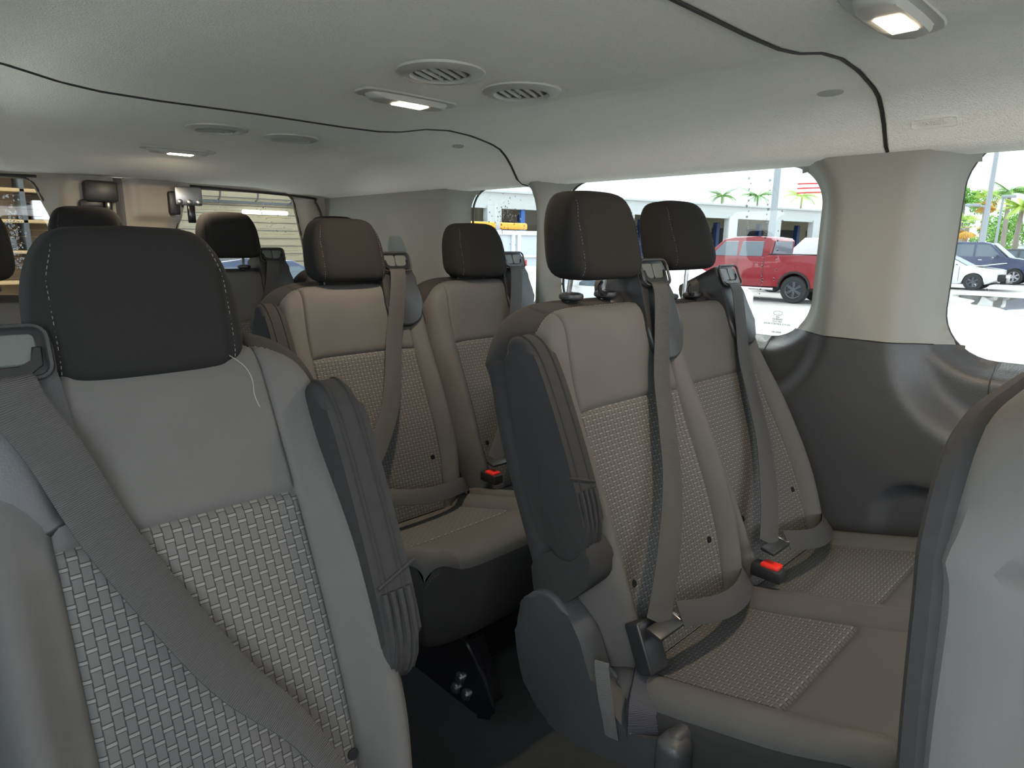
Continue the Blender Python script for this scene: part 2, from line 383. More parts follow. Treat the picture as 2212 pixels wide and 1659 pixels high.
# ------------------------------------------------------------ rear doors
def polyd(p, P):   # signed distance to polygon
    d = 1e9; ins = False; n = len(P); x, y = p
    for i in range(n):
        ax, ay = P[i]; bx, by = P[(i+1) % n]; ex, ey = bx-ax, by-ay; t = max(0, min(1, ((x-ax)*ex+(y-ay)*ey)/(ex*ex+ey*ey)))
        d = min(d, sqrt((x-ax-ex*t)**2+(y-ay-ey*t)**2))
        if (ay > y) != (by > y) and x < (bx-ax)*(y-ay)/(by-ay)+ax: ins = not ins
    return -d if ins else d
RW = [(1.16, .185), (1.60, .185), (1.67, -.20), (1.03, -.20)]; RR = .05; YD = 3.40
def rear_door(sgn, num):
    P = [((x if sgn > 0 else 2*CX-x), z) for x, z in RW]
    dist = lambda x, z: polyd((x, z), P)-RR
    x0, x1 = (CX+.018, 1.845) if sgn > 0 else (2*CX-1.845, CX-.018)
    H = .0125; mb = MB(); mb.norec = True; xs = lin(x0, x1, 80); zs = lin(-1.08, .27, 109)
    def fn(x, z):
        d = dist(x, z)
        if abs(d) < H*.8:
            e = .001; gx = (dist(x+e, z)-dist(x-e, z))/(2*e); gz = (dist(x, z+e)-dist(x, z-e))/(2*e); x, z = x-gx*d, z-gz*d; d = 0
        y = YD+.05*(1-sm(d/.07))
        ax = abs(x-CX)
        bul = sm((ax-.03)/.05)*(1-sm((ax-.20-.35*(.2-z))/.06))*sm((z-.075)/.03)
        y -= .03*bul
        y -= .05*sm((-.27-z)/.06)
        return (x, y, ZC+z)
    mb.grid(xs, zs, fn, flip=False, keep=lambda a, b, c, d: dist((a+b)/2, (c+d)/2) > -H*.1)
    d = put('door_%d' % num, mb, 'door_trim', kind='structure')
    # pane
    mb = MB(); cx = sum(p[0] for p in P)/4; ring = []
    for i in range(4):
        p, a, b = Vector(P[i]), Vector(P[i-1]), Vector(P[(i+1) % 4]); u, v = (p-a).normalized(), (b-p).normalized()
        n1, n2 = Vector((-u.y, u.x)), Vector((-v.y, v.x)); c = Vector((cx, 0))
        if n1.dot(p-c) < 0: n1, n2 = -n1, -n2
        ring += [tuple(p+n1.slerp(n2, t)*(RR+.01)) for t in lin(0, 1, 6)]
    f = lambda p, q, w_: (p, YD+.055+w_, ZC+q)
    mb.ext(ring, f, 0, .004); g = put('window_%d' % (num+6), mb, 'window_glass', kind='structure')
    mb = MB(); Q = [Vector(f(p, q, -.006)) for p, q in ring]; mb.tube(Q+[Q[0]], .005, 6); put('seal', mb, 'rubber', g)
    mb = MB(); 
    for z in lin(-.2, .2, 15):
        k = (z+.2)/.385; a = 1.03+.13*k-.03; b = 1.67-.07*k+.03; xx = (a, b) if sgn > 0 else (2*CX-b, 2*CX-a)
        mb.tube([(xx[0], YD+.054, ZC+z), (xx[1], YD+.054, ZC+z)], .0007, 4)
    put('defroster_lines', mb, 'item_brown', g)
    mb = MB(); rd = random.Random(num)
    for _ in range(70 if sgn > 0 else 110):
        if sgn > 0: x, z = rd.choice((1.26, 1.50, 1.52))+rd.gauss(0, .02)+(.1*rd.random() if rd.random() < .3 else 0), .2-.16*rd.random()
        else: x, z = rd.choice((.41, .43))+rd.gauss(0, .011), .17-.3*rd.random()
        if dist(x, z) < -.01: mb.sph((x, YD+.062, ZC+z), .002+.002*rd.random(), 8, (1, .6, 1.2))
    put('raindrops', mb, 'drop_glass', label='clear raindrops on the %s rear door window' % ('right-hand' if sgn > 0 else 'left-hand'), category='raindrops', kind='stuff')
    return d
rear_door(1, 1); rear_door(-1, 2)
for i, sg in enumerate((1, -1)):
    put('trim_%d' % (12+i), MB().box((CX+sg*1.055, YD+.045, ZC-.4), (.15, .05, 1.4), .01), 'pillar_trim', kind='structure')
mb = MB(); mb.box((CX, YD+.03, ZC-.4), (.045, .03, 1.36)); put('trim_8', mb, 'rubber', kind='structure')
for s in (1, -1):
    mb = MB(); mb.tube(catmull([(CX+s*.985, YD-.02, ZC-1), (CX+s*.985, YD-.02, ZC-.1), (CX+s*.975, YD-.02, ZC+.1), (CX+s*.94, YD-.02, ZC+.20), (CX+s*.88, YD-.02, ZC+.225), (CX+s*.3, YD-.02, ZC+.245)], 6), .006, 8); put('trim_%d' % (9 if s > 0 else 10), mb, 'rubber', kind='structure')
# front bulkhead: low dash, open windscreen above
mb = MB(); mb.box((CX, -2.56, .5), (2.3, .08, 1.0), .02); put('wall_front', mb, 'black_plastic', kind='structure')
# latch and hinge blocks at the top of the rear doors
def latch(x, label, metal):
    t = thing('door_latch', (x, YD-.03, ZC+.15), label, 'door latch', 'latch blocks at the top of the rear doors')
    if metal:
        mb = MB(); mb.box((-.05, 0, .01), (.05, .05, .11), .012); put('housing', mb, 'black_plastic', t)
        mb = MB(); mb.box((.01, -.03, .045), (.12, .012, .085), .008); put('striker_plate', mb, 'steel', t, label='bare metal plate with three rivets')
        mb = MB()
        for k in (-.042, 0, .042): mb.lathe([(.012, 0), (.012, .006), (.006, .009)], Matrix.Translation((.01+k, -.036, .018)) @ Matrix.Rotation(pi/2, 4, 'X'), 12)
        put('rivet', mb, 'steel', t)
    else:
        mb = MB(); mb.box((0, -.01, .045), (.13, .07, .09), .014); put('housing', mb, 'black_plastic', t)
        mb = MB(); mb.box((-.04, -.005, -.01), (.09, .05, .04), .012); put('latch_body', mb, 'black_plastic', t)
    mb = MB(); mb.box((.02, -.02, -.035), (.032, .022, .085), .005); put('lever', mb, 'gloss_black', t)
latch(.73, 'black latch block left of the gap between the rear doors', False); latch(1.075, 'latch with silver riveted plate right of the gap between the rear doors', True)

# ------------------------------------------------------------ roof fittings
def vent(x, y, label):
    t = thing('ceiling_vent', (x, y, ceil(x, y)[2]), label, 'air vent', 'round air vents in the roof lining')
    def ring(): 
        return MB().lathe([(.058, -.004), (.064, -.009), (.076, -.009), (.090, -.004), (.092, .002), (.058, .002), (.058, -.004)], Matrix(), 40)
    mb = MB(); R = [(.058, -.003), (.064, -.010), (.078, -.009), (.090, -.004), (.092, .003)]
    mb.grid(lin(0, 2*pi, 41)[:-1], list(range(5)), lambda a, k: (R[k][0]*cos(a), R[k][0]*sin(a), R[k][1]), cu=True); cached('vr', 'rim', lambda: mb, 'vent_grey', t)
    def cup(): return MB().lathe([(.058, -.002), (.056, .018), (.001, .02)], Matrix(), 32)
    cached('vc', 'cup', cup, 'bay_dark', t)
    for k in range(-2, 3):
        def sl(k=k):
            h = sqrt(.056**2-(k*.02)**2)-.002; m = MB(); m.box((0, 0, 0), (h*2, .004, .009), .001, 1, Matrix.Rotation(.5, 3, 'X'))
            bmesh.ops.transform(m.b, matrix=Matrix.Rotation(.45, 4, 'Z') @ Matrix.Translation((0, k*.02, -.003)), verts=m.b.verts); return m
        cached('vs%d' % k, 'slat', sl, 'vent_grey', t)
    cached('va', 'thumb_arc', lambda: MB().tube([(.030*cos(a)-.015, .022*sin(a)+.028, -.001) for a in lin(-pi, 0, 12)], .003, 6), 'vent_grey', t)
vent(.875, 1.13, 'larger round roof vent nearest the camera, behind the lit dome lamp'); vent(1.105, 1.13, 'round roof vent between the lit dome lamp and the long side panel')
vent(.815, 2.19, 'round grey vent in the rear roof panel, left of its pair'); vent(1.055, 2.19, 'round vent with bright rim in rear roof panel, right of its pair')
def dome(x, y, label):
    t = thing('dome_lamp', (x, y, ceil(x, y)[2]), label, 'ceiling lamp', 'dome lamps along the roof')
    sc = lambda P, k: [(p*k, q*k) for p, q in P]
    O = closed([(-.135, 0), (-.125, .032), (-.08, .044), (.08, .044), (.125, .032), (.135, 0), (.125, -.032), (.08, -.044), (-.08, -.044), (-.125, -.032)], 3)
    def a():
        return MB().ext(O, lambda p, q, w: (p, q, w), -.004, .004, .003, 2)
    cached('d1', 'bezel', a, 'vent_grey', t)
    def b():
        m = MB(); m.ext([(p*.86, q*.72) for p, q in O], lambda p, q, w: (p*(1+w*8), q*(1+w*8), w), -.016, -.003, .005, 2); return m
    cached('d2', 'lamp_body', b, 'vent_grey', t)
    def c(): return MB().box((0.005, -.002, -.0165), (.085, .036, .004), .0015)
    cached('d3', 'lens', c, 'lamp_lens', t)
    l = bpy.data.lights.new('dome_light', 'AREA'); l.shape = 'RECTANGLE'; l.size = .08; l.size_y = .034; l.energy = 1.4; l.color = (1, .8, .55)
    o = bpy.data.objects.new('dome_light', l); S.collection.objects.link(o); o.parent = t; o.location = (.005, -.002, -.0195)
dome(.97, 1.385, 'lit dome lamp in the middle roof panel beside two round vents'); dome(.885, 2.79, 'lit dome lamp at the back above the rear doors'); dome(1.125, .37, 'lit dome lamp at the top edge near the front')
# oval cap and embossed badge on the side of the roof lining
mb = MB(); N = Vector((-.17, 0, -.98)); 
mb.lathe([(.001, .0008), (.85, .0008), (1, 0), (1, -.004)], Matrix.Translation((1.66, .665, ceil(1.66, .665)[2]-.002)) @ Matrix.Rotation(.28, 4, 'Y') @ Matrix.Rotation(pi, 4, 'X') @ Matrix.Diagonal((.016, .030, 1, 1)), 32)
put('screw_cap', mb, 'vent_grey', label='oval grey cap in the roof lining above the middle side window', category='cap')
mb = MB(); mb.lathe([(.001, .0008), (.85, .0008), (1, 0), (1, -.004)], Matrix.Translation((1.64, 2.02, ceil(1.64, 2.02)[2]-.002)) @ Matrix.Rotation(.28, 4, 'Y') @ Matrix.Rotation(pi, 4, 'X') @ Matrix.Diagonal((.016, .030, 1, 1)), 32)
put('screw_cap', mb, 'vent_grey', label='oval grey cap in the rear roof panel past the second seam', category='cap')
def badge_frame():
    X, Y, Z = 1.77, .47, ceil(1.77, .47)[2]; t = math.atan2(ceil(1.79, .47)[2]-ceil(1.75, .47)[2], .04)
    M = Matrix.Translation((X-.003, Y, Z-.003)) @ Matrix.Rotation(-t, 4, 'Y') @ Matrix.Rotation(pi, 4, 'X')
    return M
M = badge_frame(); mb = MB(); P = [M @ Vector((p, q, 0)) for p, q in rring((-.011, .011, -.045, .045, .005))]; mb.tube(P+[P[0]], .0012, 5)
bd = put('airbag_badge', mb, 'headliner', label='embossed rectangular safety badge on the roof lining above the front side window', category='badge')
text('AIRBAG', .016, M @ Matrix.Rotation(-pi/2, 4, 'Z'), 'headliner', bd, ext=.0008)
mb = MB(); mb.box((1.20, 1.28, .004), (.34, .26, .008), .003)
for i in range(5):
    for j in range(6): mb.box((1.06+i*.066+(.02 if j % 2 else 0), 1.18+j*.04, .009), (.05, .03, .006), .002)
put('trim_11', mb, 'rubber', kind='structure')
# ------------------------------------------------------------ seats
TH = math.atan(.42); SN, CN = sin(TH), cos(TH)
def P3(a, h, d): return (a, -.302+h*SN-d*CN, .38+h*CN+d*SN)
class Kind:
    def __init__(s, key, W, sc, m, fw, hd, gd, gh): s.key, s.W, s.sc, s.m, s.fw, s.hd, s.gd, s.gh = key, W, sc, m, fw, hd, gd, gh; s.bx = .182 if m > 0 else .105; s.ao, s.ah = (0, 0) if m > 0 else (-.030, -.026)
TI = .704
def bk(K, s, t):
    W = K.W; A = abs(s); H = .640-.078*A**6
    wv = W*(.90+.10*sm(t/.3))*(1-.05*sm((t-.70)/.30)**1.5)
    h = -.07+t*(H+.07); d = .012*sin(pi*min(1, t*1.25))-.008*(1-sm(t/.4))+K.fw*sm((t-.55)/.45)
    d += .036*exp(-((A-.82)/.13)**2)*(1-sm((t-.55)/.35))*sm(t/.15+.2)
    q = max(0, (A-.84)/.16); d -= .050*(1-sqrt(max(0, 1-q*q)))
    q = max(0, (t-.93)/.07); d -= .030*(1-sqrt(max(0, 1-q*q)))
    d -= .007*exp(-((A-K.sc)/.012)**2)
    if A < K.sc: d -= .007*exp(-((t-TI)/.007)**2)
    return s*wv, h, d
def cols(K): 
    c = [K.sc+e for e in (-.03, -.012, 0, .012, .03)]
    return sorted(set(lin(0, K.sc-.05, 10)+c+lin(K.sc+.05, .84, 5)+[.87, .9, .925, .95, .97, .985, .995, 1]))
def rows(): return sorted(set(lin(0, TI-.03, 20)+[TI-.015, TI-.006, TI, TI+.006, TI+.015]+lin(TI+.03, .93, 12)+[.945, .96, .972, .984, .992, 1]))
def face(K, s0, s1, t0, t1):
    c = cols(K); us = sorted({x for x in c}|{-x for x in c}); us = [u for u in us if s0-1e-6 <= u <= s1+1e-6]; vs = [v for v in rows() if t0-1e-6 <= v <= t1+1e-6]
    mb = MB(); mb.norec = True
    return mb.grid(us, vs, lambda s, t: P3(*bk(K, s, t)), lambda s, t: (bk(K, s, t)[0]+.5, bk(K, s, t)[1]+.5), flip=False)
def border(K):
    c = [x for x in cols(K) if x > .5 or True]; us = sorted({x for x in c}|{-x for x in c})
    return [(-1, t) for t in rows()[:-1]]+[(u, 1) for u in us]+[(1, t) for t in rows()[:-1][::-1]]
def shell(K, T=.115):
    B = [bk(K, s, t) for s, t in border(K)]; n = len(B); mb = MB(); Vr = []
    ks = [0, .04, .12, .25, .4, .55, .7, .82, .92, 1]
    for i, (a, h, d) in enumerate(B):
        p, q = B[max(i-1, 0)], B[min(i+1, n-1)]; tx, ty = q[0]-p[0], q[1]-p[1]; L = sqrt(tx*tx+ty*ty) or 1; nx, ny = -ty/L, tx/L
        row = []
        for k in ks:
            o = .034*sm(k/.5)
            if k > .75: o -= .03*((k-.75)/.25)**2
            dd = d-k*(T+d); row.append(mb.b.verts.new(P3(a+nx*o, h+ny*o, dd)))
        Vr.append(row)
    for i in range(n-1):
        for k in range(len(ks)-1): mb._f((Vr[i][k], Vr[i+1][k], Vr[i+1][k+1], Vr[i][k+1]))
    us = lin(-1, 1, 21); vs = lin(0, 1, 21)
    def bb(s, t): a, h, d = bk(K, s, t); q = max(abs(s), t); return P3(a*.94, h*.975, -T-.012*(1-q**6))
    mb.grid(us, vs, bb, flip=True)
    return mb
def rearedge(K, T=.115):
    B = [bk(K, s, t) for s, t in border(K)]; n = len(B); P = []
    for i, (a, h, d) in enumerate(B):
        p, q = B[max(i-1, 0)], B[min(i+1, n-1)]; tx, ty = q[0]-p[0], q[1]-p[1]; L = sqrt(tx*tx+ty*ty) or 1
        P.append(P3(a-ty/L*.012, h+tx/L*.012, -T+.004))
    return MB().tube(P, .016, 8)
def seamline(K):
    pts = [bk(K, s, t) for s, t in border(K) if t > .12]; return [P3(a, h, d+.0005) for a, h, d in pts]
def armrest(K):
    m = K.m; O = closed([(-.012, .585), (.025, .590), (.055, .545), (.066, .43), (.066, .28), (.052, .205), (.005, .172), (-.040, .195), (-.056, .281), (-.048, .40), (-.03, .52)], 4)
    a0 = K.W-.016
    return MB().ext(O, lambda p, q, w_: P3(-m*(a0+K.ao+w_), q+K.ah, p), 0, .056, .016, 4)
def armpipe(K, k):
    m = K.m; O = closed([(-.012, .585), (.025, .590), (.055, .545), (.066, .43), (.066, .28), (.052, .205), (.005, .172), (-.040, .195), (-.056, .281), (-.048, .40), (-.03, .52)], 4)
    a = K.W-.016+(.042 if k else .014); P = [P3(-m*(a+K.ao), q+K.ah, p+(.0005 if p > 0 else -.0005)) for p, q in O]; return MB().tube(P+[P[0]], .0022, 5)
def armband(K):
    m = K.m; a0 = K.W; mb = MB()
    for j in range(4): mb.tube([P3(-m*(a0+K.ao-.012+.012*(j+.5)), h+K.ah, d+.001) for d, h in ((.068, .295), (.067, .27), (.061, .235), (.047, .204), (.03, .186))], .0045, 6)
    mb.tube([P3(-m*(a0+K.ao-.016+x), K.ah+.302+.02*x/.06, .0685) for x in (.004, .03, .066)], .003, 6)
    return mb
def pad(K):
    m = K.m; O = closed([(-.11, .06), (-.11, .17), (-.03, .20), (.03, .215), (.05, .19), (.04, .14), (.0, .115), (-.06, .09)], 4)
    return MB().ext(O, lambda p, q, w_: P3(-m*(K.W-.03+w_), q, p), 0, .065, .014, 3)
def pw(x, e): return (abs(x)**e)*(1 if x >= 0 else -1)
def hrest(K):
    mb = MB(); mb.norec = True; w0 = .5*.240
    us = lin(0, 2*pi, 73)[:-1]; vs = [-1, -.985, -.95, -.9, -.82]+lin(-.7, .7, 13)+[.82, .9, .95, .985, 1]
    def f(a, v):
        k = (1-abs(v)**4.4)**(1/4.4) if abs(v) < 1 else 0
        wd = w0*(1-.09*(v+1)/2-(.10*sm((v-.1)/.9))); dp = .058*(1-.18*(v+1)/2)
        x = pw(cos(a), .42)*wd; d = pw(sin(a), .45)*dp
        kx = k**.75; x *= kx if abs(v) > .5 else (kx); d *= k
        if d > 0: d += .008*(1-(x/w0)**2)*k
        if d > 0: g = exp(-((abs(x)-.092)/.004)**2); d -= .004*g
        z = .091*v+.006*(x/w0)**2*(-1 if v > 0 else -.3)
        lean = -z*.18
        return (x, -(d)+z*.20, z)
    mb.grid(us, vs, f, lambda a, v: (a*.1, v*.09), cu=True, flip=True)
    return mb
def hrseam(K, sg):
    mb = MB(); w0 = .120
    for sg in (sg,):
        pts = []
        for v in lin(-.86, .93, 30):
            k = (1-abs(v)**4.4)**(1/4.4); dp = .058*(1-.18*(v+1)/2)*k; x = sg*(.095-.014*sm((v-.3)/.7)); wd = w0*(1-.09*(v+1)/2-.10*sm((v-.1)/.9))*k**.75
            c = min(1, abs(x)/wd)**(1/.42); s_ = sqrt(max(0, 1-c*c)); d = (s_**.45)*dp+.008*(1-(x/w0)**2)*k; z = .088*v-.006*(x/w0)**2
            pts.append((x, -(d)+z*.20-.0006, z))
        mb.dashes(pts, .004, .003, .0005)
    return mb
def arc_guide(m, K):  # shoulder belt outlet housing in seat coordinates (a,h,d)
    mb = MB(); O = closed([(-.050, .53), (-.046, .655), (-.040, .70), (.036, .70), (.046, .685), (.048, .63), (.062, .58), (.045, .52), (.0, .50)], 3)
    mb.ext(O, lambda p, q, w_: P3(m*(.155)+p*1.2*m, .65+(q-.65)*1.15+K.gh, w_+K.gd+(q-.6)*.05), -.085, .042, .010, 3)
    mb.ext(rring((-.085, -.03, .50, .650, .015), 0, 3), lambda p, q, w_: P3(m*(.155)+p*1.2*m, .65+(q-.65)*1.15+K.gh, w_+K.gd), -.10, -.01, .012, 2); return mb
def g_frame(m, K):
    mb = MB(); O = rring((-.042, .042, .648, .698, .012), 0, 4); I = rring((-.036, .036, .653, .692, .009), 0, 4)
    n = len(O)
    for A, wd in ((O, .0), (I, .0)): pass
    P = [Vector(P3(m*.155+p*1.2*m, .65+(q-.65)*1.15+K.gh, .051+K.gd+(q-.6)*.05)) for p, q in O]; mb.tube(P+[P[0]], .0032, 6); return mb
def g_lens(m, k, K):
    mb = MB(); x0, x1 = ((-.034, -.0015), (.0015, .034))[k]
    O = rring((x0, x1, .662, .692, .005), 0, 3)
    return mb.ext(O, lambda p, q, w_: P3(m*.155+p*1.2*m, .65+(q-.65)*1.15+K.gh, w_+K.gd+(q-.6)*.05), .040, .047, .0015, 1)
def g_slot(m, K):
    mb = MB(); O = [(-.037, .678), (-.030, .678), (-.028, .665), (-.018, .659), (.018, .659), (.028, .665), (.030, .678), (.037, .678), (.036, .660), (.022, .649), (-.022, .649), (-.036, .660)]
    return mb.ext(O, lambda p, q, w_: P3(m*.155+p*1.2*m, .65+(q-.65)*1.15+K.gh, w_+K.gd+(q-.6)*.05), .044, .0505, .001, 1)
BELT = [(.150, .655, .050), (.147, .645, .060), (.140, .615, .062), (.118, .54, .050), (.088, .45, .040), (.052, .35, .044), (.008, .25, .052), (-.050, .17, .062), (-.115, .10, .072), (-.182, .028, .075)]
def belt(m, K):
    pts = [P3(m*a, h+(K.gh if i < 3 else K.gh*.4 if i < 5 else 0), d+(K.gd if i < 3 else K.gd*.6 if i < 6 else 0)) for i, (a, h, d) in enumerate(BELT)]
    if m < 0: pts = [P3(m*max(a, -.045-.06*max(0, (.17-h)/.14)), h, d) if h < .2 else p for p, (a, h, d) in zip(pts, BELT)]
    c = catmull(pts, 5); n = len(c)
    wd = [Vector((1, -.0, -.0)).lerp(Vector((.92, -.12, .12)), i/(n-1)) for i in range(n)]
    if m < 0: wd = [Vector((x.x, -x.y, -x.z)) for x in wd]
    return MB().ribbon(c, wd, .0258 if m > 0 else [.0258-.012*sm((i/(n-1)-.6)/.3) for i in range(n)])
def beltstitch(m, K): return None
def lapbelt(m, K):
    pts = [(m*a, y, z) for a, y, z in ((.047-K.bx, -.375, .440), ((-.06 if m > 0 else -.02), -.385, .420), (.02, -.388, .402), (.10, -.378, .390), (.18, -.352, .380), (.232, -.322, .365), (.246, -.300, .340))]
    c = catmull(pts, 5); wd = [Vector((0, .60, .70)) for _ in c]; return MB().ribbon(c, wd, .0235)
def tongue(m, K):
    c = P3(m*(.010-K.bx), .018, .082); mb = MB(); mb.box((c[0], c[1], c[2]), (.082, .034, .010), .004, 2, Matrix.Rotation(.25, 3, 'X')); return mb
def tongue_end(m, K):
    c = P3(m*(.010-K.bx), .018, .082); mb = MB(); mb.box((c[0]+m*.038, c[1], c[2]), (.010, .028, .0115), .003, 2, Matrix.Rotation(.25, 3, 'X')); return mb
# cushion ---------------------------------------------------------------
YR, YF = -.285, -.785
def cu(K, s, t):
    """s across, t 0 rear .. 1 front; top surface"""
    A = abs(s); W = K.W+.002
    y = YR+(YF-YR)*t+.035*A**4*sm((t-.6)/.4)
    x = s*W*(1-.05*sm((t-.75)/.25)**2)
    z = .300+.118*t+.022*t*t+.030*exp(-((A-.86)/.15)**2)*(1-.3*t)
    q = max(0, (A-.90)/.10); z -= .022*(1-sqrt(max(0, 1-q*q)))
    q = max(0, (t-.86)/.14); z -= .045*(1-sqrt(max(0, 1-q*q)))
    z -= .007*exp(-((A-K.sc)/.012)**2)*(1 if t < CF else .5)
    if A < K.sc: z -= .008*exp(-((t-CF)/.010)**2)
    return (x, y, z)
CF = .60
def cface(K, s0, s1, t0, t1):
    c = cols(K); us = [u for u in sorted({x for x in c}|{-x for x in c}) if s0-1e-6 <= u <= s1+1e-6]
    vs = [v for v in sorted(set(lin(0, CF-.04, 14)+[CF-.02, CF-.008, CF, CF+.008, CF+.02]+lin(CF+.04, .86, 7)+[.89, .92, .945, .965, .98, .99, 1])) if t0-1e-6 <= v <= t1+1e-6]
    mb = MB(); mb.norec = True
    return mb.grid(us, vs, lambda s, t: cu(K, s, t), lambda s, t: (cu(K, s, t)[0]+.5, t*.5+.5), flip=True)
def cborder(K): return [(-1, t) for t in lin(0, .95, 20)]+[(s, 1) for s in lin(-1, 1, 31)]+[(1, t) for t in lin(.95, 0, 20)]
def cskirt(K, z0=.20):
    mb = MB(); B = [cu(K, s, t) for s, t in cborder(K)]; n = len(B); R = []
    for i, p in enumerate(B):
        a, b = B[max(i-1, 0)], B[min(i+1, n-1)]; tx, ty = b[0]-a[0], b[1]-a[1]; L = sqrt(tx*tx+ty*ty) or 1; nx, ny = ty/L, -tx/L
        if i < 3: nx, ny = -1, 0
        if i > n-4: nx, ny = 1, 0
        row = []
        for k, o in ((0, 0), (.05, .005), (.2, .009), (.45, .010), (.7, .002), (.88, -.015), (1, -.04)): row.append(mb.b.verts.new((p[0]+nx*o, p[1]+ny*o, p[2]+(z0-p[2])*k)))
        R.append(row)
    for i in range(n-1):
        for k in range(6): mb._f((R[i][k], R[i][k+1], R[i+1][k+1], R[i+1][k]))
    mb.b.faces.new([r[-1] for r in R]); mb.b.faces.new([r[k] for r, k in ((R[0], 0), (R[0], 2), (R[0], 4), (R[0], 6), (R[-1], 6), (R[-1], 4), (R[-1], 2), (R[-1], 0))])
    return mb
def cstitch(K): return MB().dashes([(p[0]*1.012, p[1]-.004*(1 if t > .9 else 0), p[2]-.012) for s, t in cborder(K)[4:-4] for p in [cu(K, s, t)]])
def red_buckle(m):
    mb = MB(); mb.box((0, 0, 0), (.048, .075, .03), .005, 2); return mb
KB = Kind('b', .25, .68, 1, .036, .030, .0, .015); KR = Kind('r', .205, .66, 1, .036, .030, .0, .015); KS = Kind('s', .222, .60, -1, .004, -.025, -.032, -.035)
DX = {}
def seat(root, K, x, hr, arm=False, near=True, side=False, tag='', buckle='red', lap=True, sbelt=True, guide=True, rec=0):
    m = K.m; k = K.key; L = (x, 0, 0); kids0 = set(root.children)
    b = cached(k+'shell'+tag, 'backrest', lambda: shell(K), 'fabric_grey' if side else 'fabric_charcoal', root, L)
    cached(k+'ins', 'insert_panel', lambda: face(K, -K.sc, K.sc, 0, TI), 'fabric_woven_pattern', b)
    cached(k+'up', 'upper_panel', lambda: face(K, -K.sc, K.sc, TI, 1), 'fabric_grey', b)
    for sg in (-1, 1): cached(k+'bol%d' % sg, 'side_bolster', lambda: face(K, *( (-1, -K.sc) if sg < 0 else (K.sc, 1)), 0, 1), 'fabric_grey', b)
    if near:
        cached(k+'st', 'stitching', lambda: MB().dashes(seamline(K)), 'thread', b)
        cached(k+'pp', 'piping', lambda: MB().tube([P3(a, h, d-.004) for a, h, d in [bk(K, s, t) for s, t in border(K) if t > .1]], .0028, 5), 'fabric_charcoal', b)
        for hx in (-.56, .56): cached(k+'h%d' % (hx > 0), 'button_hole', lambda: MB().lathe([(.001, .001), (.007, .001), (.0075, -.002)], Matrix.Translation(P3(hx*K.W, bk(K, hx, .22)[1], bk(K, hx, .22)[2]+.0012)) @ Matrix.Rotation(pi/2-TH, 4, 'X'), 14), 'gloss_black', b)
    if side: cached(k+'sp', 'rear_edge', lambda: rearedge(K), 'fabric_charcoal', b)
    if arm:
        a = cached(k+'arm', 'armrest', lambda: armrest(K), 'fabric_charcoal', root, L)
        if near:
            cached(k+'ap0', 'piping', lambda: armpipe(K, 0), 'fabric_charcoal', a); cached(k+'ap1', 'piping', lambda: armpipe(K, 1), 'fabric_charcoal', a)
            cached(k+'ab', 'hinge_gaiter', lambda: armband(K), 'fabric_charcoal', a)
    if arm and m > 0: cached(k+'pad', 'side_pad', lambda: pad(K), 'fabric_charcoal', root, L)
    # headrest
    c = P3(0, .636+.088+hr, K.hd); h = cached('hr', 'headrest', lambda: hrest(K), 'fabric_headrest', root, (x, c[1], c[2]))
    if near:
        for sg in (-1, 1): cached('hrs%d' % sg, 'stitching', lambda: hrseam(K, sg), 'thread', h)
    for sx in (-.058, .058):
        cached('post%d%d' % (sx > 0, hr*1000), 'headrest_post', lambda: MB().tube([(sx, .0, -.06), (sx, .02, -.11-hr)], .0055, 10), 'chrome', h)
        g = cached('pg', 'post_guide', lambda: MB().lathe([(.018, -.008), (.025, -.004), (.0265, 0), (.025, .006), (.018, .009), (.008, .010), (.006, .008)], Matrix(), 20), 'black_plastic', b, P3(sx, .670, -.022))
        if near and sx > 0: cached('pl', 'release_tab', lambda: MB().tube([(.0, -.01, .004), (-.03, -.016, .004), (-.042, -.018, .010), (-.046, -.018, .022), (-.038, -.018, .030)], lambda t: .006-.002*t, 8), 'black_plastic', b, P3(sx, .670, -.022))
    # belt
    if guide:
        gd = cached(k+'g', 'belt_guide', lambda: arc_guide(m, K), 'black_plastic', root, L)
        cached(k+'gf', 'rim', lambda: g_frame(m, K), 'black_plastic', gd)
        for q in (0, 1): cached(k+'gl%d' % q, 'cover_tile', lambda: g_lens(m, q, K), 'smoke_grey', gd)
        cached(k+'gs', 'slot', lambda: g_slot(m, K), 'gloss_black', gd)
    if sbelt:
        bt = cached(k+'belt', 'shoulder_belt', lambda: belt(m, K), 'belt_webbing', root, L)
        cached(k+'tg', 'belt_tongue', lambda: tongue(m, K), 'black_plastic', bt); cached(k+'tge', 'tongue_end', lambda: tongue_end(m, K), 'steel', bt)
    if lap: cached(k+'lap', 'lap_belt', lambda: lapbelt(m, K), 'belt_webbing', root, L)
    if rec:   # tip the back, head restraint and belt about the hinge
        Hh = Vector((x, -.302, .38)); Rr = Matrix.Translation(Hh) @ Matrix.Rotation(-rec, 4, 'X') @ Matrix.Translation(-Hh)
        for o in root.children:
            if o not in kids0 and o.name.split('.')[0] in ('backrest', 'headrest', 'belt_guide', 'shoulder_belt', 'armrest', 'side_pad'):
                o.matrix_basis = Rr @ Matrix.Translation(o.location)
    # cushion
    q = cached(k+'cs', 'seat_cushion', lambda: cskirt(K), 'fabric_charcoal', root, L)
    cached(k+'ci', 'insert_panel', lambda: cface(K, -K.sc, K.sc, 0, CF), 'fabric_woven_pattern', q)
    cached(k+'cf', 'front_panel', lambda: cface(K, -K.sc, K.sc, CF, 1), 'fabric_grey', q)
    for sg in (-1, 1): cached(k+'cb%d' % sg, 'side_bolster', lambda: cface(K, *( (-1, -K.sc) if sg < 0 else (K.sc, 1)), 0, 1), 'fabric_grey', q)
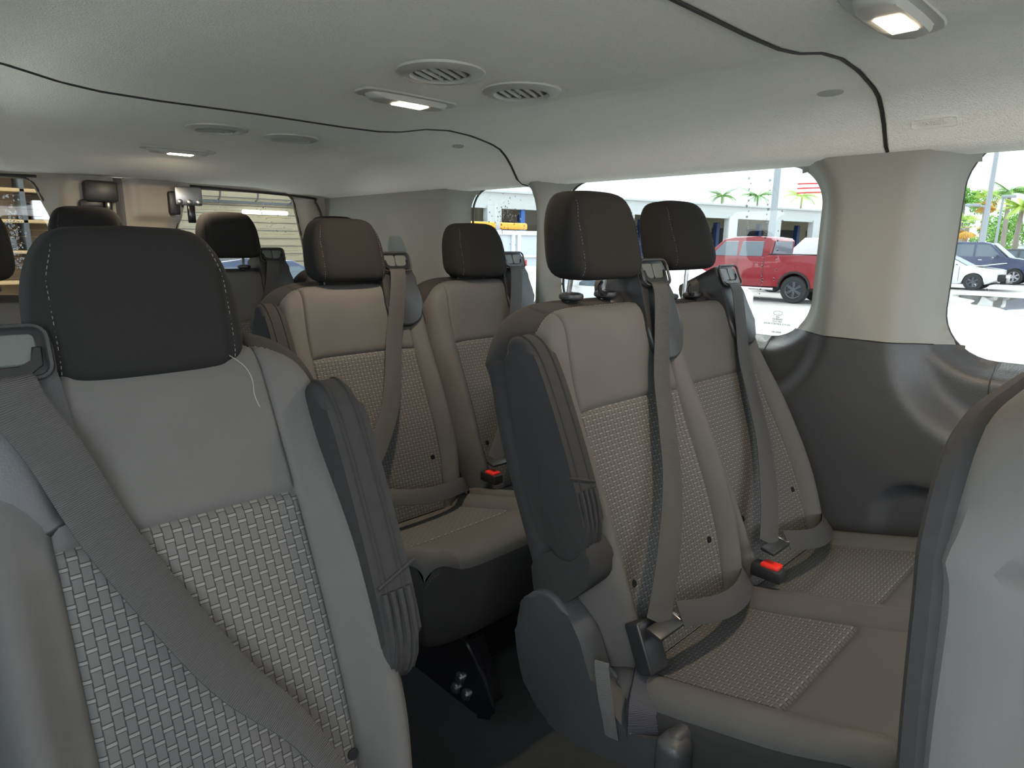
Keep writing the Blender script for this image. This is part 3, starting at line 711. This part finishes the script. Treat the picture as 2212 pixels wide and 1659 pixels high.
    if near: cached(k+'cst', 'stitching', lambda: cstitch(K), 'thread', q)
    if buckle == 'red':
        bu = cached('rb', 'belt_buckle', lambda: MB().box((0, 0, 0), (.036, .070, .030), .005, 2), 'black_plastic', root, (x-m*(K.W-.045), -.37, .385))
        cached('rbb', 'release_button', lambda: MB().box((0, -.006, .017), (.030, .040, .010), .003, 2), 'belt_red', bu)
def bench(loc, label, xs, K, hrs, arm=True, near=True, group='passenger seats', legs=True, lapk=None, **kw):
    r = thing('passenger_seat' if len(xs) == 1 else 'bench_seat', loc, label, 'seat' if len(xs) == 1 else 'bench seat', group)
    for i, x in enumerate(xs): seat(r, K, x, hrs[i], rec=(kw.get('rec', (0, 0))[i]), arm=(arm and i == 0), near=near, buckle=('black' if (i == 0 and kw.get('blackb')) else 'red'), side=(kw.get('side') and i == 0), tag=('g' if kw.get('side') else ''), **(dict(guide=False, sbelt=False, lap=False) if kw.get('bare') else {}))
    W = K.W; x0, x1 = min(xs)-W+.05, max(xs)+W-.05
    fr = put('seat_frame', MB().box(((x0+x1)/2, -.50, .20), (x1-x0, .40, .045), .01), 'black_plastic', r)
    if legs:
        O = [(-.663, .203), (-.708, .203), (-.78, .16), (-.83, .075), (-.83, .035), (-.785, .004), (-.70, .002), (-.40, .002), (-.40, .06), (-.50, .203)]
        for lx in ([x0+.09, x1-.10] if len(xs) > 1 else [0]):
            lg = cached('leg', 'leg', lambda: MB().ext(O, lambda p, q, w_: (w_, p, q), -.004, .004), 'gloss_black', r, (lx, 0, 0))
            cached('legf', 'flange', lambda: MB().tube([(-.002, -.68, .20), (-.002, -.735, .18), (-.002, -.80, .12), (-.002, -.832, .06), (-.002, -.815, .02), (-.002, -.78, .003)], .006, 6), 'gloss_black', lg)
            cached('legw', 'cross_member', lambda: MB().box((.03, -.76, .10), (.055, .02, .16), .006, 2, Matrix.Rotation(-.45, 3, 'X')), 'gloss_black', lg)
            for j, (by, bz) in enumerate(((-.716, .072), (-.698, .034), (-.738, .038))):
                cached('bolt%d' % j, 'bolt', lambda: MB().lathe([(.015, 0), (.015, .003), (.010, .004), (.010, .010), (.004, .011)], Matrix.Translation((-.004, by, bz)) @ Matrix.Rotation(-pi/2, 4, 'Y'), 12), 'steel', lg)
    return r
H0, H1 = .015, .062      # lowered / raised headrest
near_single = bench((.222, .92, 0), 'nearest single seat at left, belt crossing its face and a loose thread on its top', [0], KS, [H0-.03], group='single seats on the door side')
back_single = bench((.095, 1.80, 0), 'single seat at the left edge behind the nearest one, raised dark headrest', [0], KS, [H1], near=False, group='single seats on the door side')
bA = bench((1.10, .93, 0), 'two-place grey bench in the middle right foreground, its aisle belt buckled', [0, .447], KB, [H1, H1+.036], blackb=True, rec=(0, .085), group='two-place benches')
bB = bench((.985, 1.79, 0), 'two-place bench one row behind, with bolted black leg standing on the floor', [0, .50], KB, [H0, H0], group='two-place benches')
b0 = bench((.825, .26, -.075), 'near seat at the right edge, only its backrest edge in view', [0], KB, [0], arm=False, side=True, bare=True, rec=(-.33,), legs=False, near=False, group='two-place benches')
for i, (x, lab) in enumerate(((.54, 'rear row seat, grey headrest left of the gap between the rear doors'), (1.02, 'rear row seat, headrest in front of the right rear window with black belt guide'), (1.50, 'rear row seat mostly hidden behind the second-row bench, only headrest top showing'))):
    bench((x, 2.75, 0), lab, [0], KR, [H1], arm=False, near=(i < 1), legs=False, group='rear row seats')

# recliner cover, strap, black buckle and sleeve on the aisle end of the middle bench (bench coordinates)
O = closed([(-.18, .467), (-.133, .434), (-.108, .377), (-.117, .298), (-.145, .228), (-.184, .198), (-.251, .191), (-.317, .203), (-.407, .228), (-.469, .245), (-.486, .30), (-.478, .330), (-.455, .326), (-.425, .287), (-.375, .294), (-.331, .322), (-.31, .330), (-.287, .374), (-.269, .412), (-.228, .456)], 3)
mb = MB(); mb.ext(O, lambda p, q, w_: (-.250-w_, p, q), -.012, .045, .018, 4); rc = put('recliner_cover', mb, 'grained_plastic', bA)
mb = MB(); mb.box((-.285, -.468, .290), (.055, .05, .075), .018, 4); put('lever_knob', mb, 'grained_plastic', rc)
mb = MB(); mb.box((-.25, -.44, .185), (.04, .12, .03), .008); put('slide_rail', mb, 'gloss_black', rc)
for x_ in (.0, .02): pass
c = catmull([(-.286, -.318, .385), (-.290, -.322, .370), (-.300, -.340, .325), (-.302, -.352, .290), (-.302, -.358, .265)], 4)
put('release_strap', MB().ribbon(c, Vector((0, .9, .35)), .014), 'strap_webbing', bA, label='light grey webbing pull strap')
c0 = Vector((-.198, -.350, .392)); Rb = Matrix.Rotation(-.50, 3, 'X') @ Matrix.Rotation(.10, 3, 'Y')
mb = MB(); mb.box(c0, (.054, .034, .092), .005, 3, Rb); bu = put('belt_buckle', mb, 'black_plastic', bA, label='large black buckle with the tongue clicked in')
c = catmull([(-.203, -.352, .350), (-.232, -.374, .338), (-.262, -.392, .318), (-.272, -.400, .288), (-.266, -.394, .258), (-.250, -.380, .238)], 5)
n = len(c); put('buckle_sleeve', MB().ribbon(c, [Vector((.9, -.5, 0)).lerp(Vector((.5, -.85, 0)), i/(n-1)) for i in range(n)], [.016+.013*sin(pi*i/(n-1))**.8 for i in range(n)], .012), 'sleeve_webbing', bA)
# loose thread lying over the nearest seat
K = KS; 
def nl(a, h, d): p = P3(a, h, d); return (p[0]+.222, p[1]+.92, p[2])
put('loose_thread', MB().tube(catmull([nl(.058, .640, -.06), nl(.075, .638, -.03), nl(.085, .622, .002), nl(.098, .600, .018), nl(.103, .580, .021), nl(.101, .560, .022), nl(.104, .543, .022)], 5), .0005, 5), 'pillar_trim', label='loose white thread hanging over the top of the nearest seat', category='thread')
# ------------------------------------------------------------ outside
GZ = -.70
mb = MB(); mb.box((40, 20, GZ-.05), (240, 200, .1)); put('ground', mb, 'concrete', kind='structure')
pts = [(22.3, 3.0), (23.5, 3.6), (25.0, 4.3), (25.6, 5.0), (27.5, 5.3), (29.3, 6.35), (30.2, 6.2), (30.1, 4.2), (29.6, 2.0), (26, 1.0), (23, 1.4)]
mb = MB(); mb.ext(closed(pts, 5), lambda p, q, w_: (p, q, GZ+w_), .0, .008); put('puddle', mb, 'puddle_water', label='rain puddle on the concrete in front of the damaged white car', category='puddle')
def wheel(parent, x, y, r, wd, side, rim='alloy', nm=''):
    M = Matrix.Translation((x, y, r)) @ Matrix.Rotation(-side*pi/2, 4, 'Y')
    mb = MB(); mb.lathe([(r*.62, -wd/2), (r*.9, -wd/2), (r, -wd*.35), (r, wd*.35), (r*.93, wd/2), (r*.66, wd/2), (r*.64, wd*.35)], M, 32)
    t = put('tyre', mb, 'tyre', parent)
    put('wheel_well', MB().lathe([(r*.64, wd*.05), (r*.64, wd*.12), (.02, wd*.12)], M, 24), 'tyre', t)
    mb = MB(); mb.grid(lin(0, 2*pi, 33)[:-1], [0, 1, 2, 3], lambda a, k: M @ Vector(((.67, .63, .58, .58)[k]*r*cos(a), (.67, .63, .58, .58)[k]*r*sin(a), (.42, .47, .42, .1)[k]*wd)), cu=True)
    for k in range(6):
        a = k*pi/3
        for e in (-.16, .16):
            mb.box(M @ Vector((r*.36*cos(a+e*.8), r*.36*sin(a+e*.8), wd*.34)), (.05, .045, r*.52), .01, 1, (M.to_3x3() @ Matrix.Rotation(a+e*.3, 3, 'Z') @ Matrix.Rotation(pi/2, 3, 'Y')))
    mb.lathe([(r*.16, wd*.30), (r*.14, wd*.44), (.01, wd*.45)], M, 16)
    put('rim', mb, rim, t)
def body(parent, prof, x0, x1, m, r=.06, name='body'):
    """side outline (y,z) extruded over x"""
    mb = MB(); mb.ext(prof, lambda p, q, w_: (w_, p, q), x0, x1, r, 3); return put(name, mb, m, parent)
# red pickup: nearest side at x=20.8, nose towards +y
t = thing('pickup_truck', (20.8, 8.83, GZ), 'red crew-cab pickup parked outside the large side window', 'pickup truck')
def wellprof(base, wheels, r):   # insert wheel arches into a bottom line going +y
    out = []
    for wy in wheels: out += [(wy+r*cos(a), base-.02+r*1.0*sin(a)) for a in lin(pi, 0, 12)]
    return out
lo = [(-1.25, .62), (-1.2, .56)]+wellprof(.50, [0], .50)[0:]+[(.62, .50), (3.2, .50)]+wellprof(.5, [3.75], .5)+[(4.6, .55), (4.75, .85), (4.7, 1.12), (4.3, 1.30), (3.1, 1.40), (2.95, 1.42), (.95, 1.42), (.9, 1.50), (-1.2, 1.52)]
body(t, lo, .0, 1.95, 'red_paint', .05)
cab = [(.93, 1.38), (.86, 1.95), (.95, 2.04), (1.3, 2.09), (2.2, 2.08), (2.55, 2.0), (3.25, 1.40)]
mb = MB(); mb.ext(cab, lambda p, q, w_: (w_+(q-1.4)*.10*(1 if w_ < 1 else -1), p, q), .06, 1.89, .05, 3); put('cab', mb, 'red_paint', t)
for yy in ((1.15, 1.95), (2.02, 2.95)):
    y0, y1 = yy; tp = (y1-.08 if y1 < 2.5 else 2.50)
    mb = MB(); mb.ext([(y0, 1.45), (y0+.0 if y0 > 2 else y0-.02, 1.93), (tp, 1.93), (y1, 1.45)], lambda p, q, w_: (w_+(q-1.4)*.10, p, q), .048, .06, .004, 1); put('side_window', mb, 'car_glass', t)
mb = MB(); mb.ext([(.25, 1.50), (1.70, 1.50), (1.62, 1.93), (.33, 1.93)], lambda p, q, w_: (p, .915-(q-1.5)*.11+w_, q), -.03, .0, .01, 1); put('rear_window', mb, 'car_glass', t)
for y in (1.05, 1.98): put('door_seam', MB().box((-.003, y, .98), (.008, .012, .84)), 'tyre', t)
for y in (1.25, 2.15): put('door_handle', MB().box((-.02, y, 1.25), (.04, .2, .04), .012), 'red_paint', t)
put('bed_rail', MB().box((.06, -.15, 1.53), (.10, 2.1, .03), .01), 'tyre', t)
put('step_bar', MB().tube([(-.06, .62, .42), (-.06, 3.2, .42)], .045, 8), 'chrome', t)
put('underbody', MB().box((1.0, 1.9, .5), (1.6, 5.2, .22), .03), 'tyre', t)
mb = MB(); mb.tube([(-.01, .50*cos(a), .48+.50*sin(a)) for a in lin(0, pi, 16)], .035, 6); put('wheel_arch_trim', mb, 'tyre', t)
for y in (0, 3.75): wheel(t, .14, y, .43, .28, 1, 'dark_alloy')
for y in (0, 3.75): wheel(t, 1.80, y, .43, .28, -1, 'dark_alloy')
# second pickup roof peeking behind
t = thing('pickup_truck', (25.2, 9.9, GZ), 'pale grey pickup parked behind the red one, only its cab corner visible', 'pickup truck')
body(t, [(-3.2, .5), (2.6, .5), (2.7, 1.3), (1.3, 1.45), (-3.2, 1.45)], 0, 1.9, 'box_grey'); body(t, [(-1.1, 1.4), (-.95, 2.08), (.6, 2.1), (1.3, 1.42)], .1, 1.8, 'white_paint', name='cab')
mb = MB(); mb.ext([(-.95, 1.48), (-.85, 1.98), (-.1, 1.98), (-.1, 1.48)], lambda p, q, w_: (w_, p, q), .08, .1); put('side_window', mb, 'car_glass', t)
for y in (-2.2, 1.7): wheel(t, .14, y, .42, .26, 1)
# generic cars
def car(loc, label, paint, L, H, nose=1, rz=0, cat='car', rim='alloy', suv=False, glassm='car_glass', hoodh=.98, group=None):
    """side faces -x, nose*y forward; origin front axle ground point"""
    t = thing('suv' if suv else 'car', loc, label, cat, group, rz=rz); n = nose; wb = L*.58; r = .40 if suv else .36
    ff = .85
    def P(pts): return [(n*p, q) for p, q in pts]
    arch = lambda c, R: [(c+R*cos(a), r+R*sin(a)) for a in lin(-.25, pi+.25, 12)]
    back = -(L-ff)
    low = [(ff, .45), (ff, .85), (ff-.15, hoodh-.08), (-.35, hoodh+.06), (back+.15, hoodh+.12), (back, .9), (back, .4)]+[(back+.3, .28)]+arch(-wb, r+.07)[::-1]+[(-wb+r+.2, .26), (-r-.2, .26)]+arch(0, r+.07)[::-1]+[(ff-.3, .3)]
    body(t, P(low), 0, 1.85, paint, .04)
    if suv: cb = [(-.35, hoodh), (-1.15, H-.08), (-1.5, H), (back+.45, H), (back+.12, H-.25), (back+.05, hoodh)]
    else: cb = [(-.25, hoodh), (-1.15, H-.05), (-1.6, H), (-2.4, H-.03), (back+.3, hoodh+.05)]
    mb = MB(); mb.ext(P(cb), lambda p, q, w_: (w_+(q-hoodh)*.16*(1 if w_ < 1 else -1), p, q), .06, 1.79, .04, 3); put('cabin', mb, paint, t)
    z0, z1 = hoodh+.08, H-.13
    def quad(a, b, c, d): 
        mb = MB(); mb.ext(P([(a, z0), (b, z1), (c, z1), (d, z0)]), lambda p, q, w_: (w_+(q-hoodh)*.16, p, q), .045, .06, .004, 1); put('side_window', mb, glassm, t)
    quad(-.62, -1.22, -1.75, -1.75); quad(-1.85, -1.85, back+.95 if suv else -2.5, back+.9 if suv else -2.75)
    if suv: quad(back+.85, back+.9, back+.5, back+.35)
    mb = MB(); mb.ext([(.2, 0), (1.65, 0), (1.5, 1), (.35, 1)], lambda p, q, w_: (p, n*(-.30-.80*q)-n*.0, hoodh+.03+(H-.1-hoodh)*q+w_), .012, .03, .004, 1); put('windscreen', mb, glassm, t)
    put('door_mirror', MB().box((-.10, n*-.75, hoodh+.14), (.2, .12, .15), .04, 3), paint, t)
    put('door_handle', MB().box((-.015, n*-1.5, hoodh-.08), (.03, .18, .035), .01), 'chrome' if suv else paint, t)
    for yy in (-.55, -1.8): put('door_seam', MB().box((-.003, n*yy, .68), (.008, .012, .62)), 'tyre', t)
    put('underbody', MB().box((.92, n*(ff+back)/2, .34), (1.5, L-.5, .2), .03), 'tyre', t)
    for y in (0, -wb):
        wheel(t, .12, n*y, r, .24, 1, rim); wheel(t, 1.73, n*y, r, .24, -1, rim)
    return t
c1 = car((34.0, 6.72, GZ), 'white car with a smashed front end parked beyond the puddle', 'white_paint', 4.3, 1.52, -1, rim='dark_alloy')
for d, s, p in (((.5, -1.0, .55), (.9, .25, .3), 'black_plastic'), ((.35, -1.15, .62), (.5, .12, .12), 'white_paint'), ((.9, -1.05, .35), (1.4, .22, .10), 'black_plastic'), ((.2, -1.2, .48), (.2, .1, .2), 'steel')):
    put('broken_bumper_part', MB().box(d, s, .02), p, c1)
put('bent_bonnet', MB().box((.9, -.25, 1.06), (1.5, 1.2, .03), .01, 2, Matrix.Rotation(-.16, 3, 'X')), 'white_paint', c1)
car((41.0, 6.43, GZ), 'dark blue sport utility vehicle parked behind the damaged white car', 'navy_paint', 5.6, 2.1, -1, suv=True, cat='car', hoodh=1.28)
car((56, 6.9, GZ), 'dark grey car far behind the blue one', 'smoke_grey', 4.6, 1.75, -1, suv=True, hoodh=1.1, group='cars parked far across the lot')
car((64, 6.9, GZ), 'silver car farthest across the lot', 'box_grey', 4.6, 1.9, -1, suv=True, hoodh=1.1, group='cars parked far across the lot')
c2 = car((10.0, 9.3, GZ), 'white car parked close outside the large side window, behind the headrests', 'white_paint', 4.4, 1.42, 1, hoodh=.9)
put('tail_lamp', MB().box((.06, -3.5, .92), (.14, .25, .13), .03), 'tail_red', c2)
# service building -------------------------------------------------
bd = thing('service_building', (32, 32.9, GZ), 'long white service building with open repair bays and blue lift posts', 'building', rz=-atan2(6.3, 31.6))
put('cornice', MB().box((10, .25, 5.12), (110, 1.0, .14)), 'wall_white', bd)
put('header_beam', MB().box((10, .2, 4.54), (110, .5, 1.04)), 'wall_white', bd)
put('roof_slab', MB().box((10, 8, 4.95), (110, 16, .2)), 'wall_white', bd)
put('back_wall', MB().box((10, 14, 2.4), (110, .3, 4.9)), 'bay_beige', bd)
put('bay_floor', MB().box((10, 7, .02), (110, 14, .04)), 'concrete', bd)
for x in range(-44, 65, 6):
    put('column', MB().box((x, .1, 2.1), (1.1, .6, 4.2), .03, 1), 'wall_white', bd)
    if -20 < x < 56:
        put('painted_bay_shade', MB().box((x+3, 13.7, 2.6), (3.0, .2, 2.2), .05, 1), 'bay_dark', bd)  # dark slab whose colour stands in for the shade deep inside the bay
for x in range(-20, 53, 6):
    for dx in (1.6, 4.2): put('lift_post', MB().box((x+dx, 3, 1.9), (.45, .45, 3.8), .04, 1), 'blue_post', bd)
for x in (-12.4, -6.4, -.4): put('door_frame', MB().box((x+.9, .3, 2.1), (.35, .3, 4.2), .03, 1), 'blue_frame', bd)
put('red_cabinet', MB().box((-9.2, 2, 3.35), (.7, .7, 1.5), .05), 'tail_red', bd)
mb = MB()
for k in range(3): mb.tube([(32+x, -.5, 7.6-k*.40+.02*x-.004*(x-6)**2) for x in lin(-2, 9, 14)], .07, 5)
put('canopy_stripe', mb, 'tail_red', bd)
# white box truck outside the small window
t = thing('box_truck', (10.4, 12.2, GZ), 'white utility truck body with an amber light bar on its roof, outside the small window', 'truck')
put('body', MB().box((1.6, 1.2, 1.25), (4.2, 2.2, 1.7), .04), 'box_grey', t)
put('chassis', MB().box((1.6, 1.2, .45), (4.4, 2.0, .25), .03), 'tyre', t)
for z in (.55, 1.0, 1.45, 2.02): put('rail', MB().box((1.2, .07, z), (3.4, .06, .07), .01), 'white_paint', t)
for x in (-.42, .10, 1.35, 1.55, 2.6): put('stile', MB().box((x, .06, 1.25), (.09, .07, 1.6), .01), 'white_paint', t)
put('light_bar', MB().box((1.15, .6, 2.22), (2.2, .35, .17), .05, 3), 'amber', t); put('light_bar_mount', MB().box((1.15, .6, 2.2), (.16, .37, .2), .02), 'steel', t)
put('reflector', MB().box((1.78, .01, 1.25), (.05, .02, .22), .005), 'tail_red', t)
for x in (.2, 3.0): 
    mb = MB(); mb.lathe([(.2, -.12), (.40, -.12), (.43, 0), (.40, .12), (.2, .12)], Matrix.Translation((x, .2, .43)) @ Matrix.Rotation(pi/2, 4, 'X'), 24); put('tyre', mb, 'tyre', t)
# poles
def pole(x, y, h, r, label, heads):
    t = thing('light_pole', (x, y, GZ), label, 'lamp post'); put('shaft', MB().tube([(0, 0, 0), (0, 0, h*.5), (0, 0, h)], lambda q: r*(1-.3*q), 10), 'lamp_post', t)
    for dx, dy, z in heads:
        put('arm', MB().tube([(0, 0, z), (dx, dy, z+.1)], .06, 6), 'lamp_post', t); put('lamp_head', MB().box((dx, dy, z+.12), (.3, .8, .18), .05), 'lamp_post', t)
    return t
pole(30.0, 13.98, 12, .17, 'thick pale pole rising behind the red pickup', [])
pole(50.0, 9.70, 8.1, .18, 'tall grey light pole at right in the front side window', [(0, -.6, 7.9), (0, .8, 4.3)])
pole(54.0, 9.72, 5.0, .10, 'short light pole beside the tall grey one', [(0, -.3, 5.0)])
# palms and trees
def frond(mb, o, az, L, droop, wd, n=8, leaf=16):
    P = []; 
    for i in range(n+1): q = i/n; P.append(Vector((o[0]+cos(az)*L*q*(1-.15*q*droop), o[1]+sin(az)*L*q*(1-.15*q*droop), o[2]+L*(.55*q*(1.4-droop)-.75*droop*q*q))))
    mb.tube(P, lambda q: .05*(1-q)+.008, 4)
    side = Vector((-sin(az), cos(az), 0))
    for i in range(leaf):
        q = (i+1.5)/(leaf+1); k = q*n; a = int(min(k, n-1)); p = P[a].lerp(P[a+1], k-a); tg = (P[a+1]-P[a]).normalized()
        for sg in (-1, 1):
            e = p+(side*sg*.8+tg*.55+Vector((0, 0, -.35))).normalized()*wd*(1-.55*abs(2*q-1)**2)
            w_ = tg*.055
            vs = [mb.b.verts.new(v) for v in (p-w_, p+w_, e)]; mb.b.faces.new(vs)
def palm(x, y, ht, cr, label, kind, seed, group='palms beyond the lot'):
    rd = random.Random(seed); t = thing('palm_tree', (x, y, GZ), label, 'palm tree', group)
    lean = rd.uniform(-.3, .3)
    put('trunk', MB().tube([(0, 0, 0), (lean*.3, lean*.5, ht*.5), (lean, lean, ht)], lambda q: .22*(1-.35*q), 8), 'trunk', t)
    if kind == 'fan':
        for m_, n_, zz in (('palm_gold', 26, -.55), ('palm_light', 20, .35)):
            mb = MB()
            for i in range(n_):
                az = rd.uniform(0, 2*pi); el = rd.uniform(-1.2, .1) if zz < 0 else rd.uniform(-.1, 1.3); L = cr*rd.uniform(.75, 1)
                d = Vector((cos(az)*cos(el), sin(az)*cos(el), sin(el))); c = Vector((lean, lean, ht))+d*L*.5
                sd = d.cross(Vector((0, 0, 1))).normalized() if abs(d.z) < .99 else Vector((1, 0, 0)); up = sd.cross(d)
                for j in range(9):
                    a = -1.1+j*.275; e = c+(d*cos(a)+sd*sin(a)).normalized()*L*.5+Vector((0, 0, -.12*L*abs(a))); 
                    q = (e-c).cross(up).normalized()*.05*cr*.5
                    mb.b.faces.new([mb.b.verts.new(v) for v in (c-q*.3, c.lerp(e, .6)-q, e, c.lerp(e, .6)+q)])
            put('fronds', mb, m_, t, kind='stuff', label='hanging golden dry fan leaves' if zz < 0 else 'green upper fan leaves')
    else:
        mb = MB()
        for i in range(18): frond(mb, (lean, lean, ht), 2*pi*i/18+rd.uniform(-.15, .15), cr*rd.uniform(.8, 1.1), rd.uniform(.15, 1.15), cr*.30)
        put('fronds', mb, 'palm_green' if kind == 'green' else 'palm_light', t, kind='stuff')
palm(99, 55, 9.4, 3.0, 'palm top above the service building, leftmost of three', 'green', 1); palm(105.6, 52.0, 9.7, 3.4, 'palm top above the service building, middle of three', 'green', 2); palm(108.9, 46.4, 9.6, 3.6, 'yellow-green palm above the service building, rightmost of three', 'light', 3)
palm(56, 12.0, 3.3, 1.25, 'golden fan palm low at the left edge of the front side window', 'fan', 4); palm(62, 12.1, 5.4, 1.25, 'golden fan palm behind the tall light pole', 'fan', 5)
palm(68, 11.7, 6.3, 2.3, 'tall green palm right of the light poles', 'green', 6); palm(59, 9.5, 4.6, 1.7, 'bright green palm at the right edge of the front side window', 'light', 7)
def tree(x, y, h, r, label, seed):
    rd = random.Random(seed); t = thing('tree', (x, y, GZ), label, 'tree', 'trees beyond the lot'); put('trunk', MB().tube([(0, 0, 0), (0, 0, h)], .25, 6), 'trunk', t)
    mb = MB()
    C = [(Vector((rd.gauss(0, r*.5), rd.gauss(0, r*.5), h+rd.gauss(0, r*.42))), rd.uniform(.2, .45)*r) for _ in range(22)]
    for c, q in C:
        for _ in range(130):
            d = Vector((rd.gauss(0, 1), rd.gauss(0, 1), rd.gauss(0, 1))).normalized(); p = c+d*q; a = d.orthogonal().normalized(); b = d.cross(a); L = r*.07
            a, b = (a*cos(_)+b*sin(_)), (b*cos(_)-a*sin(_)); mb.b.faces.new([mb.b.verts.new(v) for v in (p-a*L, p-b*L*.6+d*L*.3, p+a*L, p+b*L*.6)])
    put('crown', mb, 'leaf', t, kind='stuff')
tree(75, 16.6, 6.0, 1.9, 'bushy green tree above the low golden fan palm', 1); tree(90, 16.6, 3.6, 1.9, 'dark green tree behind the light poles', 2); tree(96, 15.4, 3.8, 1.8, 'green tree low behind the tall palm', 3)
mb = MB(); mb.box((110, 14, GZ+1.0), (1, 30, 2.6)); put('distant_building', mb, 'wall_white', label='low white building far behind the palms', category='building')
# what stands behind the rear doors ---------------------------------
gw = thing('garage_wall', (5.4, 14.6, GZ), 'beige plank wall with hooks seen through the right rear window', 'wall')
put('planks', MB().box((.65, .1, 2.4), (5.1, .2, 4.8)), 'rear_siding', gw)
mb = MB()
for k in range(26): mb.box((.65, -.005, .3+k*.17), (5.1, .012, .012))
put('plank_gap', mb, 'bay_dark', gw)
put('hook_rail', MB().box((.4, -.05, 2.58), (3.4, .05, .06)), 'bay_dark', gw)
for x in (-.9, -.1, .7, 1.5): put('hook', MB().tube([(x, -.05, 2.6), (x, -.2, 2.66), (x, -.24, 2.8)], .02, 6), 'bay_dark', gw)
put('tube_light', MB().tube([(.35, -.2, 2.38), (1.35, -.2, 2.38)], .045, 8), 'tube_light', label='lit fluorescent tube on the beige plank wall', category='tube light', parent=None, loc=(5.4, 14.6, GZ))
put('pillar', MB().box((-2.15, -.5, 2.4), (.55, .3, 4.8), .02), 'wall_white', gw); put('pillar', MB().box((2.9, -.5, 2.4), (.7, .3, 4.8), .02), 'wall_white', gw)
car((3.9, 6.3, GZ), 'white car with pale hood right behind the rear doors', 'white_paint', 4.4, 1.5, -1, rz=-.9, hoodh=1.0)
ws = thing('workshop_shelf', (1.3, 14.2, GZ), 'workshop shelving with stacked goods seen through the left rear window', 'shelf')
for k in range(6): put('shelf_board', MB().box((0, .3, .5+k*.52), (3.6, .7, .06), .01), 'wood', ws)
for x in (-1.8, -.6, .6, 1.8): put('upright', MB().box((x, .3, 1.8), (.08, .7, 3.6), .01), 'bay_dark', ws)
put('back_panel', MB().box((0, .7, 2.2), (4.2, .06, 4.4)), 'item_brown', ws)
rd = random.Random(3)
ORD = ['first', 'second', 'third', 'fourth', 'fifth', 'sixth', 'seventh', 'eighth', 'ninth', 'tenth', 'eleventh', 'twelfth']
for k in range(2, 6):
    x = -1.7; cnt = 0
    while x < 1.5:
        wd = rd.uniform(.15, .4); h = rd.uniform(.12, .36); up = any(x-.06 < q < x+wd+.06 for q in (-1.8, -.6, .6, 1.8))
        if rd.random() < .8 and not up:
            mm, cn = rd.choice((('item_white', 'white'), ('item_brown', 'brown'), ('item_green', 'green'), ('bay_dark', 'dark')))
            put('storage_box', MB().box((0, 0, h/2), (wd*.9, .4, h), .02), mm, loc=(1.3+x+wd/2, 14.35, GZ+.532+k*.52), label='%s box, %s from the left on the %s workshop shelf board' % (cn, ORD[cnt], ('third', 'fourth', 'fifth', 'top')[k-2]), category='box', group='boxes on the workshop shelves'); cnt += 1
        x += wd
put('tube_light', MB().tube([(0, 0, 0), (2.2, 0, 0)], .06, 8), 'tube_light', loc=(-.4, 13.4, GZ+2.86), label='long lit fluorescent tube at the top of the left rear window', category='tube light')
car((2.6, 10.4, GZ), 'dark blue car parked in the workshop behind the left rear window', 'navy_paint', 4.4, 1.5, 1, rz=1.57)
